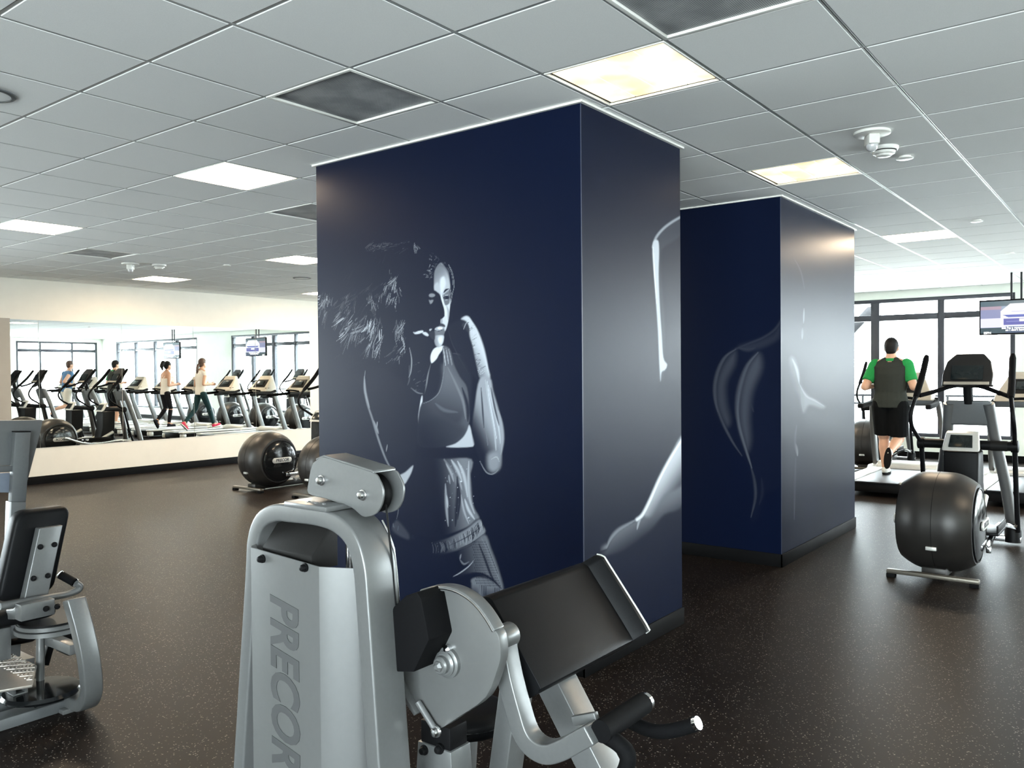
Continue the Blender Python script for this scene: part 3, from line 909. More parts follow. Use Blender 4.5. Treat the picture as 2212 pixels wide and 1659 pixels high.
def paint_side(p):
    p.poly(Z6([(860, 740), (880, 742), (895, 790), (905, 850), (935, 895), (970, 915), (1005, 938), (990, 948), (940, 935), (915, 965), (895, 900), (860, 850), (855, 790)]), .30, 6)
    p.line(Z6([(870, 745), (888, 790), (898, 845)]), 7, .55, .95)
    p.line(Z6([(898, 845), (925, 895), (960, 915), (1000, 938)]), 6, .42, .95)
    p.line(Z6([(905, 860), (908, 910), (915, 960)]), 7, .34, 1.)
    p.line(Z6([(888, 1015), (880, 1080), (890, 1140)]), 4.5, .40, .95); p.line(Z6([(884, 1090), (892, 1140)]), 5, .48, .95)
    p.line(Z6([(884, 1150), (880, 1260), (878, 1400)]), 4, .20, .95)
    p.line(Z6([(918, 540), (916, 600)]), 3, .34, .95); p.line(Z6([(912, 620), (910, 665)]), 4, .34, .95)
    p.line(Z6([(880, 340), (905, 390), (920, 460)]), 3.5, .10, 1.); p.line(Z6([(890, 1470), (896, 1500)]), 3, .12, 1.)
    p.poly(Z6([(830, 760), (900, 900), (890, 1100), (880, 1300), (830, 1400)]), .05, 14)


def column(c, label, front, side, fl, sl, fs, fz, ss, sz):
    x0, x1, y0, y1 = c
    root = thing('column', ((x0 + x1) / 2, (y0 + y1) / 2, 0), label, None, None, 'structure')
    MB().bb((x0, y0, 0), (x1, y1, ZC - .001)).build('core', NAVYM, root)
    mural_panel('mural_panel', root, 'X', x0, y0 - .004, y1, .10, ZC - .012, fs, fz, .0043, front, fl)
    mural_panel('mural_panel', root, 'Y', y0, x0 - .004, x1, .10, ZC - .012, ss, sz, .006, side, sl)
    MB().bb((x0 - .013, y0 - .013, 0), (x0, y1 + .013, .10)).build('baseboard', BASEB, root, .002)
    MB().bb((x0 - .013, y0 - .013, 0), (x1 + .013, y0, .10)).build('baseboard', BASEB, root, .002)
    MB().bb((x1, y0, 0), (x1 + .013, y1 + .013, .10)).build('baseboard', BASEB, root, .002)
    MB().bb((x0, y1, 0), (x1, y1 + .013, .10)).build('baseboard', BASEB, root, .002)
    MB().bb((x0 - .0048, y0 - .0048, .10), (x0 - .001, y0 - .001, ZC - .013)).build('corner_bead', EDGEM, root)
    return root


NAVYM = mat('navy_print_ground', tuple(NAVY), .4, 0, .05, 10)
EDGEM = mat('corner_bead', (.03, .04, .075), .35, 0, .03, 40)
column(C1, 'large navy column printed with a boxing woman, behind the curl machine', paint_boxer, paint_leg,
       'print of a boxing woman with wrapped fists', 'print of a bent leg and shoulder', (2.62, 4.22), (.36, 2.38), (3.7, 4.56), (.3, 2.62))
column(C2, 'navy column printed with a muscular back, farther away', paint_back, paint_side,
       'print of a muscular back in dim light', 'print of a shoulder and arm', (2.26, 2.9), (.3, 2.2), (6.33, 7.6), (.2, 2.5))

# ------------------------------------------------------------------ biceps curl machine (foreground)
def S(pts, **k):
    return [spot(a, b, **k) for a, b in pts]


def z4(p): return [(800 + a / 2.9105, 1180 + b / 2.9105) for a, b in p]
def z2(p): return [(640 + a / 4.879, 970 + b / 4.879) for a, b in p]


def setx(pts, X):
    return [Vector((X, p[1], p[2])) for p in pts]


def bolt(parent, c, axis, r, m=STEEL, name='bolt'):
    c = Vector(c); ax = Vector(axis).normalized()
    mb = MB().lathe(c, ax, [(r * 1.25, -.002), (r * 1.25, .003), (r, .0035), (r, .009), (r * .75, .013), (r * .3, .0145)], 14)
    return mb.build(name, m, parent)


curl = thing('biceps_curl_machine', (1.5, 1.45, 0), 'silver biceps curl machine with black arm pad in the foreground', 'weight machine')
# -- inverted U tower tube, section 0.045 x 0.10
UX0, UX1 = 1.30, 1.40
outer = [(1.985, .04), (1.925, .52), (1.868, 1.02)]
upath = [(1.985, .05), (1.925, .55), (1.872, .98), (1.860, 1.085), (1.828, 1.142), (1.770, 1.169), (1.70, 1.174), (1.60, 1.176), (1.530, 1.166), (1.478, 1.134), (1.452, 1.078), (1.442, 1.00), (1.425, .80), (1.392, .40), (1.365, .05)]
up = smooth([(1.35, a, b) for a, b in upath], 4)
MB().bar(up, .044, (1, 0, 0), .10).build('tower_frame', SILVER, curl, .006, 3)
MB().bb((1.30, 1.30, .0), (1.40, 2.05, .055)).build('base_rail', SILVER, curl, .006)
# top plate with screws
tp = MB().bb((1.285, 1.545, 1.194), (1.395, 1.705, 1.208)).build('top_plate', SILVER, curl, .004)
for q in (1.58, 1.61, 1.64):
    MB().lathe((1.31, q, 1.208), (0, 0, 1), [(.006, 0), (.006, .002), (.002, .003)], 8).build('screw', STEEL, tp)
# -- folded shroud with lettering
zt = 1.076
sh = [(1.300, 1.842), (1.278, 1.832), (1.268, 1.818), (1.268, 1.552), (1.318, 1.480), (1.345, 1.462), (1.352, 1.464)]
mb = MB()
inner = [(x + .004, y) for x, y in sh]
rings = []
for z, off in ((.09, .0), (zt, .0)):
    rings.append([Vector((x, y, z + (0 if z < 1 else (y - 1.70) * .05))) for x, y in sh] + [Vector((x, y, z + (0 if z < 1 else (y - 1.70) * .05))) for x, y in reversed(inner)])
mb.loft(rings)
shroud = mb.build('shroud', SILVER2, curl, .0012, 1, 25)
lc = spot(612, 1520, X=1.267)
text_mesh('lettering', 'PRECOR', .148, LETTER, frame((1.2670, 1.690, .768), (0, 0, -1), (0, -1, 0)), shroud, .0045, .25, .0006, .76)
for q in ((567, 1207), (659, 1226)):
    c = spot(q[0], q[1], X=1.266)
    bolt(shroud, c, (-1, 0, 0), .0085, BLACKP, 'screw')
# -- weight stack top cover, guide rods, stack
pr = [(1.290, 1.045), (1.290, 1.082), (1.345, 1.148), (1.372, 1.148), (1.372, 1.045)]
MB().prism([(x, 1.800, z) for x, z in pr], (0, -.195, 0)).build('stack_cover', DARKG, curl, .003)
for q in (1.545, 1.528):
    MB().cyl((1.352, q, .06), (1.352, q, 1.14), .006, 12).build('guide_rod', CHROME, curl)
for k in range(14):
    MB().bb((1.300, 1.58, .10 + k * .05), (1.385, 1.775, .146 + k * .05)).build('weight_plate', BLACKP, curl, .003)
# -- pulley bracket
PA, PB = 1.345, 1.412
br = z2([(125, 470), (130, 330), (160, 180), (210, 120), (290, 85), (500, 150), (800, 245), (870, 320), (915, 440), (900, 580), (840, 680), (740, 715), (680, 700), (600, 630), (520, 590), (440, 570), (300, 520)])
bp = smooth(S(br, X=PA), 3, True)
pb = MB().prism(bp, (.006, 0, 0)).build('pulley_bracket', SILVER, curl, .0012, 1)
MB().prism(setx(bp, PB), (.006, 0, 0)).build('bracket_plate', SILVER, curl, .0012, 1)
fa = S(z2([(205, 120), (290, 85), (500, 150), (800, 245), (812, 258)]), X=PA)
mb = MB()
ring = []
for p in fa:
    ring.append([p + V(.0, 0, 0), V(PB + .006, p.y, p.z), V(PB + .006, p.y, p.z + .005), V(PA, p.y, p.z + .005)])
mb.loft(ring).build('bracket_fold', SILVER, curl, .001, 1)
for q in ((270, 330), (705, 485)):
    c = S(z2([q]), X=PA)[0]
    MB().lathe((PA + .03, c.y, c.z), (1, 0, 0), [(.012, -.02), (.046, -.02), (.046, -.012), (.040, -.004), (.040, .004), (.046, .012), (.046, .02), (.012, .02)], 28).build('pulley', BLACKP, curl)
    bolt(curl, (PA, c.y, c.z), (-1, 0, 0), .0105, STEEL)
c1 = S(z2([(918, 400)]), X=1.378)[0]
# -- cables down to the cam
cab = S(z2([(915, 400), (930, 480), (960, 720), (985, 960), (1010, 1200), (1045, 1640)]), X=1.385)
MB().tube(cab, .0026, 8).build('cable', BLACKP, curl)
cab2 = S(z2([(905, 750), (980, 900), (1030, 1050), (1060, 1300), (1085, 1640)]), X=1.40)
MB().tube(cab2, .0022, 8).build('cable', STEEL, curl)
# -- cam wheel
WX0, WX1 = 1.455, 1.485
hub = S([(970, 1430)], X=WX0)[0]
wp = z4([(470, 262), (400, 265), (300, 300), (210, 400), (170, 540), (168, 680), (190, 800), (235, 915), (300, 1010), (380, 1110), (430, 1150), (560, 1070), (725, 950), (800, 770), (818, 680), (806, 570), (778, 520), (700, 390), (600, 300)])
wpts = smooth(S(wp, X=WX0), 3, True)
wheel = MB().prism(wpts, (WX1 - WX0, 0, 0)).build('cam_plate', SILVER2, curl, .002, 2)
rim = smooth(S(z4([(330, 285), (400, 266), (480, 262), (560, 282), (640, 330), (700, 390), (750, 460), (790, 530)]), X=WX0), 4)
MB().bar([V(WX0 + .008, p.y, p.z) for p in rim], .012, (1, 0, 0), .036).build('cam_rim', SILVER, curl, .003)
MB().bar([V(WX0 - .006, p.y, p.z) for p in rim], .004, (1, 0, 0), .014).build('cam_rim', CHROME, curl, .001)
rim2 = smooth(S(z4([(170, 760), (195, 830), (240, 920), (300, 1010), (320, 1040)]), X=WX0), 4)
MB().bar([V(WX0 - .002, p.y, p.z) for p in rim2], .012, (1, 0, 0), .04).build('cam_rim', SILVER, curl, .003)
ro = S(z4([(300, 980), (415, 1165)]), X=WX0 - .012)
MB().cyl(ro[0], ro[1], .008, 12).build('cable_rod', SILVER, curl)
bolt(curl, ro[1], (-1, 0, 0), .011, STEEL)
for r, h0, h1 in ((.036, -.014, .0), (.030, -.022, -.012), (.021, -.036, -.02)):
    MB().lathe((WX0, hub.y, hub.z), (-1, 0, 0), [(r, -h1 - .004), (r, -h0 - .004), (r * .82, -h0)], 24).build('hub', SILVER, curl)
MB().lathe((WX0 - .022, hub.y, hub.z), (-1, 0, 0), [(.013, 0), (.013, .018), (.006, .024)], 6).build('hub_nut', SILVER, curl)
hb = S(z4([(498, 642)]), X=WX0)[0]
MB().lathe(hb, (-1, 0, 0), [(.010, 0), (.010, .012), (.004, .018)], 14).build('hub_nub', CHROME, curl)
MB().cyl((WX1 - .005, hub.y, hub.z), (2.10, hub.y, hub.z), .019, 18).build('axle', STEEL, curl)
# -- black counterweight block
cwp = S(z4([(98, 790), (72, 755), (68, 640), (85, 510), (145, 380), (220, 312), (292, 288), (318, 330), (345, 470), (367, 590), (272, 792)]), X=1.375)
MB().prism(cwp, (.085, 0, 0)).build('counterweight', RUBBER, curl, .004, 2)
# -- lever arm: clevis, bent square tube, cross handle
ax0 = 1.545
arm = smooth(S(z4([(838, 590), (850, 680), (880, 830), (925, 1000), (975, 1160), (1040, 1250), (1130, 1290), (1230, 1265), (1330, 1210), (1412, 1165)]), X=ax0), 5)
armo = MB().bar(arm, .044, (1, 0, 0), .05).build('lever_arm', SILVER, curl, .004, 3)
cl = S(z4([(835, 570)]), X=ax0)[0]
MB().lathe(cl, (1, 0, 0), [(.030, -.03), (.030, .03)], 20).build('clevis', SILVER, curl, .003)
bolt(armo, cl + V(-.03, 0, 0), (-1, 0, 0), .006, BLACKP)
e = arm[-1]
ky, kz = e.y + .004, e.z + .006
MB().bar([e + V(.03, .012, .02), e + V(.03, .075, -.005)], .022, (1, 0, 0), .016).build('clamp_block', SILVER, curl, .003)
tb = MB().cyl((ax0 - .005, ky - .022, kz), (ax0 + .185, ky - .022, kz), .025, 20).build('handle_bar', RUBBER, curl)
MB().cyl((ax0 + .186, ky - .022, kz), (ax0 + .200, ky - .022, kz), .0225, 20).build('end_cap', CHROME, tb)
gf = smooth(S(z4([(1560, 1075), (1640, 1105), (1740, 1150), (1830, 1165), (1940, 1150), (2040, 1118)]), X=ax0 + .18), 5)
g1 = MB().tube(gf, .0165, 14).build('grip', RUBBER, curl)
d = (gf[-1] - gf[-2]).normalized()
MB().cyl(gf[-1], gf[-1] + d * .010, .0155, 16).build('end_cap', CHROME, g1)
gn = smooth(S(z4([(1430, 1160), (1490, 1195), (1560, 1240), (1615, 1300), (1615, 1370), (1590, 1440), (1560, 1520)]), X=ax0 + .02), 5)
g2 = MB().tube(gn, .018, 14).build('grip', RUBBER, curl)
d = (gn[-1] - gn[-2]).normalized()
MB().cyl(gn[-1], gn[-1] + d * .010, .0165, 16).build('end_cap', CHROME, g2)
# -- arm pad, long axis along the axle
P0, P1 = 1.60, 2.056
prof = S(z4([(690, 345), (716, 318), (760, 335), (800, 400), (1050, 850), (1062, 900), (1040, 935), (985, 962), (955, 940), (870, 690), (800, 520)]), X=P0)
pp = smooth(prof, 3, True)
MB().prism(pp, (P1 - P0, 0, 0)).build('arm_pad', VINYL, curl, .010, 3, 50)
# upturned far end of the pad
up_ = [pp[k] for k in range(len(pp))]
cpt = sum(up_, Vector()) / len(up_)
lip = S(z4([(716, 318), (760, 335), (800, 400), (1050, 850), (1062, 900), (1048, 915)]), X=P0)
nn = Vector((0, -.45, .89)).normalized()
nn = Vector((0, lip[3].z - lip[2].z, -(lip[3].y - lip[2].y))).normalized()
if nn.z < 0: nn = -nn
lp = smooth(lip, 3)
mb = MB(); rings = []
for p in lp:
    rings.append([V(P1 - .012, p.y, p.z), V(P1 + .022, p.y, p.z), V(P1 + .034, p.y + nn.y * .034, p.z + nn.z * .034), V(P1 + .020, p.y + nn.y * .034, p.z + nn.z * .034)])
mb.loft(rings).build('pad_lip', VINYL, curl, .003, 2, 50)
MB().tube([r[2] + V(.002, 0, 0) for r in rings], .003, 8).build('lip_piping', PLATE, curl)
MB().bb((1.66, cpt.y + .01, cpt.z - .09), (2.0, cpt.y + .06, cpt.z - .02)).build('pad_mount', SILVER, curl, .004)
# -- legs and seat
f0 = spot(1205, 1478, X=1.80); f1 = spot(1312, 1690, X=1.80)
dd = (f1 - f0).normalized(); f2 = f0 + dd * ((f0.z - .05) / -dd.z)
MB().bar([f0 - dd * .06, f2], .075, (1, 0, 0), .085).build('front_leg', SILVER, curl, .004, 3)
b0 = spot(1108, 1545, X=1.80); b1 = spot(1085, 1720, X=1.80)
dd = (b1 - b0).normalized(); b2 = b0 + dd * ((b0.z - .05) / -dd.z)
MB().bar([b0 - dd * .12, b2], .06, (1, 0, 0), .08).build('rear_leg', SILVER, curl, .004, 3)
MB().bb((1.755, f2.y - .06, 0), (1.845, 2.0, .055)).build('base_rail', SILVER, curl, .006)
MB().bb((1.35, 1.62, .0), (1.80, 1.70, .055)).build('base_rail', SILVER, curl, .006)
sc = spot(1026, 1545, X=1.98)
seat = MB()
prof_s = [(0.001, .0), (.085, .0), (.125, .012), (.135, .03), (.135, .05), (.128, .066), (.10, .076), (.05, .08), (.001, .081)]
seat.lathe((1.98, sc.y + .03, sc.z - .05), (0, 0, 1), prof_s, 32)
so = seat.build('seat', VINYL, curl, 0, 2, 60)
MB().lathe((1.98, sc.y + .03, sc.z - .012), (0, 0, 1), [(.1355, 0), (.1372, .002), (.1355, .004)], 32).build('seam', BLACKG, so)
MB().bar([(1.98, sc.y + .03, sc.z - .05), (1.98, sc.y + .06, .05)], .05, (1, 0, 0), .05).build('seat_post', SILVER, curl, .004)
MB().bb((1.76, sc.y + .03, 0), (2.02, sc.y + .10, .055)).build('base_rail', SILVER, curl, .006)
# -- bracket at the tower foot with bolts, and its strut
k0 = S([(902, 1600), (973, 1585), (975, 1655), (905, 1690)], X=1.50)
kb = MB().prism([V(1.50, k0[0].y, k0[0].z), V(1.50, k0[1].y, k0[0].z), V(1.50, k0[1].y - .012, k0[2].z - .10), V(1.50, k0[0].y + .012, k0[2].z - .10)], (.075, 0, 0)).build('strut_bracket', SILVER, curl, .004)
for q in ((917, 1620), (950, 1618)):
    bolt(kb, spot(q[0], q[1], X=1.499), (-1, 0, 0), .010, BLACKP)
kc = spot(938, 1700, X=1.535)
MB().bar([V(1.535, kc.y, kc.z + .06), V(1.66, kc.y - .06, .30), V(1.79, kc.y - .10, .055)], .07, (0, 1, 0), .07).build('strut', SILVER, curl, .004)
MB().bar([V(1.40, kc.y + .02, kc.z - .02), V(1.50, kc.y + .01, kc.z - .02)], .05, (0, 1, 0), .05).build('strut', SILVER, curl, .004)
MB().bb((1.505, k0[1].y + .006, k0[0].z - .005), (1.57, k0[0].y - .006, k0[0].z + .055)).build('stop_bumper', BLACKP, curl, .004)
# welded access tab on the tower leg
tbp = spot(797, 1580, X=1.30)
MB().bb((1.302, tbp.y - .004, tbp.z - .10), (1.36, tbp.y + .004, tbp.z + .0)).build('access_tab', SILVER, curl, .002)


# ------------------------------------------------------------------ seated rotary machine (left edge)
rot = thing('rotary_torso_machine', (1.6, 4.2, 0), 'silver rotary torso machine with black backrest, cut off at the left edge', 'weight machine')


def q3(p): return [(a / 3.528, 880 + b / 3.528) for a, b in p]
def q4(p): return [(a / 4.367, 1180 + b / 4.367) for a, b in p]


# curved front post (width along X)
YP = 3.72
pa = spot(146, 1300, Y=YP); pb_ = spot(187, 1296, Y=YP)
w = pb_.x - pa.x; xm = (pa.x + pb_.x) / 2
pz = [(YP + .03, pa.z), (YP - .012, .40), (YP - .03, .26), (YP - .012, .13), (YP + .06, .055), (YP + .16, .045), (YP + .22, .045)]
MB().bar(smooth([(xm + (pa.z - z) * .12, y, z) for y, z in pz], 5), .055, (1, 0, 0), w).build('curved_post', SILVER, rot, .007, 3)
fx = xm + pa.z * .12
MB().bb((fx - w / 2 - .03, YP + .14, 0), (fx + w / 2 - .02, YP + .20, .02)).build('foot', SILVER, rot, .003)
MB().bb((1.1, YP + .18, .0), (fx + .05, YP + .28, .05)).build('base_rail', GREYP, rot, .006)
MB().bb((.62, 4.9, .0), (.72, 6.0, .05)).build('base_rail', GREYP, rot, .006)
MB().bb((.92, 3.98, .0), (1.02, 6.0, .05)).build('base_rail', GREYP, rot, .006)
# backrest: pad plus bracket with four bolts, pad wide along X, leaning
YB = 4.02
tl, tr = spot(38, 1108, Y=YB), spot(157, 1090, Y=YB)
bl, brr = spot(2, 1295, Y=YB), spot(110, 1290, Y=YB)
ctr = (tl + tr + bl + brr) / 4
wv = V(1, 0, 0); wid = (tr - tl).length; hv = ((tl + tr) / 2 - (bl + brr) / 2); hgt = hv.length
sx = hv.x; hv.normalize()
nv = hv.cross(wv).normalized()
if nv.y < 0: nv = -nv


def padmesh(c, w, h, t, r=.045, seg=5):
    ol = []
    for (a, b, st) in ((w / 2 - r, h / 2 - r, 0), (-(w / 2 - r), h / 2 - r, 90), (-(w / 2 - r), -(h / 2 - r), 180), (w / 2 - r, -(h / 2 - r), 270)):
        for k in range(seg + 1):
            an = math.radians(st + 90 * k / seg)
            ol.append((a + r * math.cos(an), b + r * math.sin(an)))
    rings = []
    for d, sc_ in ((-t / 2, .90), (-t * .42, .965), (-t * .25, 1), (t * .25, 1), (t * .42, .97), (t / 2, .88)):
        rings.append([c + wv * (a * sc_) + hv * (b * sc_) + nv * d for a, b in ol])
    return MB().loft(rings)


padmesh(ctr + nv * .045, wid, hgt, .085).build('backrest', VINYL, rot, 0, 2, 50)
cbt = S(q3([(300, 915), (478, 905)]), Y=YB - .045)
bw = (cbt[1] - cbt[0]).length
topc = (cbt[0] + cbt[1]) / 2
brk = [topc, topc - hv * hgt * .62, topc - hv * hgt * .86, topc - hv * hgt * .97 - nv * (-.05), topc - hv * hgt * 1.0 - nv * (-.12)]
bo = MB().bar([p + nv * .02 for p in brk], .045, (1, 0, 0), bw).build('backrest_bracket', SILVER, rot, .004, 3)
for tt, qq in ((-.085, -.30), (-.085, .30), (-.225, -.30), (-.225, .30)):
    bolt(bo, topc + hv * tt + wv * (qq * bw) + nv * (.02 - .0225), -nv, .010, BLACKP)
# seat and swivel
zs = spot(140, 1330, Y=4.05).z
sw = spot(118, 1335, Y=4.12)
MB().lathe((sw.x, 4.15, sw.z - .03), (0, 0, 1), [(.150, 0), (.150, .018), (.13, .02)], 36).build('swivel_plate', SILVER, rot)
MB().lathe((sw.x, 4.15, sw.z - .055), (0, 0, 1), [(.158, 0), (.158, .02), (.13, .022)], 36).build('swivel_plate', SILVER, rot)
MB().lathe((sw.x, 4.15, sw.z - .012), (0, 0, 1), [(.145, 0), (.145, .008), (.145, .01)], 36).build('swivel_ring', BLACKP, rot)
MB().bb((sw.x - .03, 4.05, sw.z - .11), (pb_.x - .02, 4.13, sw.z - .06)).build('cross_beam', SILVER, rot, .004)
MB().bb((pa.x - .14, YP + .12, pa.z - .075), (pa.x + .0, YP + .18, pa.z - .005)).build('bolt_plate', SILVER, rot, .003)
for q in ((433, 590), (540, 568)):
    c = S(q4([q]), Y=YP + .119)[0]
    bolt(rot, c, (0, -1, 0), .010, BLACKP)
MB().bb((sw.x - .02, YP + .10, sw.z - .10), (pa.x + .05, YP + .40, sw.z - .055)).build('seat_beam', SILVER, rot, .004)
seatc = V(ctr.x - .10, ctr.y + .30, sw.z + .045)
hv0, wv0, nv0 = hv, wv, nv
hv, nv = V(0, 1, 0), V(0, 0, 1)
padmesh(seatc, .46, .44, .07).build('seat', VINYL, rot, 0, 2, 50)
hv, wv, nv = hv0, wv0, nv0
# side handle: tube with rubber grip and bright collars
hp = S(q4([(0, 570), (60, 560), (125, 545), (300, 510), (440, 487), (600, 460), (700, 430), (745, 405), (752, 375), (715, 350)]), Y=YP + .22)
hd = MB().tube(smooth(hp, 4), .0155, 12).build('handle', SILVER, rot)
gp = S(q4([(700, 340), (630, 288)]), Y=YP + .26)
gd = (gp[1] - gp[0])
gg = MB().cyl(gp[0], gp[1] + V(0, .06, 0), .019, 16).build('grip', RUBBER, rot)
MB().cyl(gp[0] - gd * .10, gp[0] + gd * .06, .0205, 16).build('collar', CHROME, gg)
MB().cyl(gp[1] + V(0, .06, 0), gp[1] + V(0, .06, 0) + gd * .14, .0195, 16).build('collar', CHROME, gg)
# lower column, black brace, pulley, checker plate, roller bracket
lp0 = S(q4([(382, 800), (380, 1320)]), Y=4.08)
MB().cyl(lp0[0], lp0[1], .018, 16).build('swivel_column', SILVER, rot)
bk = S(q4([(520, 760), (420, 1120)]), Y=4.14)
MB().bar([bk[0], bk[1]], .03, (0, 1, 0), .03).build('black_brace', BLACKP, rot, .003)
MB().bb((sw.x + .02, 4.03, sw.z - .17), (sw.x + .10, 4.16, sw.z - .085)).build('black_block', BLACKP, rot, .004)
wc = spot(90, 1492, Z=.10)
MB().lathe((wc.x, wc.y, .085), (0, 0, 1), [(.02, 0), (.155, 0), (.165, .012), (.155, .026), (.02, .03)], 36).build('cable_wheel', BLACKG, rot)
MB().lathe((wc.x, wc.y, .052), (0, 0, 1), [(.03, 0), (.03, .035)], 16).build('wheel_post', STEEL, rot)
rp = S(q4([(105, 1395), (335, 1400)]), Z=.12)
rb = MB().bb((rp[0].x, rp[0].y - .02, .112), (rp[1].x, rp[0].y + .07, .12)).build('roller_bracket', SILVER, rot, .002)
for xx in (rp[0].x + .006, rp[1].x - .006):
    MB().bb((xx - .006, rp[0].y - .02, .118), (xx + .006, rp[0].y + .06, .19)).build('bracket_ear', SILVER, rb, .002)
MB().cyl((rp[0].x + .012, rp[0].y + .02, .155), (rp[1].x - .012, rp[0].y + .02, .155), .026, 18).build('roller', RUBBER, rb)
hz = smooth(S(q4([(330, 1500), (420, 1460), (500, 1420), (570, 1400), (640, 1350), (655, 1310), (600, 1280), (480, 1275)]), Z=.07), 4)
MB().tube(hz, .012, 10).build('hose', BLACKP, rot)
cp = [spot(0, 1400, Z=.20), spot(80, 1438, Z=.20), spot(70, 1480, Z=.20), spot(0, 1492, Z=.20)]
PLAT = mat('checker_plate', (.50, .46, .42), .35, .7, .04, 60)
e0 = cp[0] + (cp[0] - cp[1]) * 1.6; e3 = cp[3] + (cp[3] - cp[2]) * 1.6
plv = MB().prism([(q.x, q.y, .19) for q in (cp[1], e0, e3, cp[2])], (0, 0, .012)).build('foot_plate', PLAT, rot, .003)
u1 = (e0 - cp[1]).normalized(); u2 = (cp[2] - cp[1]); wpl = u2.length; u2.normalize(); lpl = (e0 - cp[1]).length
mb = MB()
for a in range(1, int(lpl / .035)):
    for b in range(1, int(wpl / .028)):
        c = V(cp[1].x, cp[1].y, .203) + u1 * (a * .035) + u2 * (b * .028)
        ang = .8 if (a + b) % 2 else -.8
        d = V(u1.x * math.cos(ang) - u1.y * math.sin(ang), u1.x * math.sin(ang) + u1.y * math.cos(ang), 0)
        mb.bar([c - d * .011, c + d * .011], .007, (0, 0, 1), .005)
tag(mb.build('plate_studs', PLAT, plv), kind='stuff')
pm = (cp[0] + cp[3]) / 2
MB().bb((pm.x - .04, pm.y - .04, .0), (pm.x + .04, pm.y + .04, .189)).build('plate_support', GREYP, rot, .003)
for q0, q1, q2 in (((30, 900), (190, 860), (310, 840)),):
    c = S(q4([(30, 915), (300, 870), (300, 830), (190, 830)]), Y=4.35)
    MB().tube(smooth(c, 3), .016, 10).build('adjust_handle', BLACKP, rot)
lfs = S(q4([(20, 760), (45, 960)]), Y=4.25)
MB().bar([lfs[0], V(lfs[1].x - .02, 4.25, .05)], .06, (0, 1, 0), .06).build('seat_leg', SILVER, rot, .004)
# weight tower behind, grey back side
YT = 4.75
ot = S(q3([(-420, 105), (325, 95), (285, 310), (235, 540), (190, 820), (100, 820), (150, 540), (-200, 520)]), Y=YT)
pl = S(q3([(-500, 104), (328, 96), (310, 190), (212, 560), (190, 700), (92, 700), (118, 440), (-500, 470)]), Y=YT)
MB().prism(pl, (0, .03, 0)).build('tower_frame', GREYP, rot, .004)
ui = S(q3([(118, 190), (236, 188), (200, 720), (88, 720)]), Y=YT - .045)
MB().prism(ui, (0, .045, 0)).build('tower_upright', GREYP, rot, .004)
ub = S(q3([(118, 182), (236, 180), (236, 188), (118, 190)]), Y=YT - .046)
MB().prism(ub, (0, .046, 0)).build('upright_cap', BLACKP, rot)
hb2 = S(q3([(-500, 470), (112, 445), (106, 490), (-500, 520)]), Y=YT - .03)
MB().prism(hb2, (0, .03, 0)).build('tower_crossbar', GREYP, rot, .003)
lo2 = S(q3([(-500, 520), (100, 498), (86, 650), (-500, 640)]), Y=YT + .03)
MB().prism(lo2, (0, .02, 0)).build('tower_panel', mat('blue_grey_panel', (.22, .25, .31), .5, 0, .03, 40), rot, .002)
lw = S(q3([(200, 720), (88, 720)]), Y=YT - .045)
MB().prism([V(lw[0].x, YT - .045, lw[0].z), V(lw[1].x, YT - .045, lw[1].z), V(lw[1].x - .04, YT - .045, .05), V(lw[0].x - .04, YT - .045, .05)], (0, .075, 0)).build('tower_leg', GREYP, rot, .004)
MB().bb((lw[1].x - .5, YT - .12, 0), (lw[0].x + .0, YT + .12, .05)).build('base_rail', GREYP, rot, .006)

# ------------------------------------------------------------------ elliptical trainers
SATIN = mat('satin_bronze', (.16, .145, .12), .4, .6, .05, 40)

def barrel(c, r, hw, seg=40):
    """rounded drum lying across Y"""
    prof = []
    for k in range(29):
        t = -1 + 2 * k / 28
        rr = r * (1 - .20 * max(0, (abs(t) - .28) / .72) ** 1.9)
        prof.append((rr, t * hw))
    prof = [(.05, -hw), ] + prof + [(.05, hw)]
    return MB().lathe(c, (0, 1, 0), prof, seg)


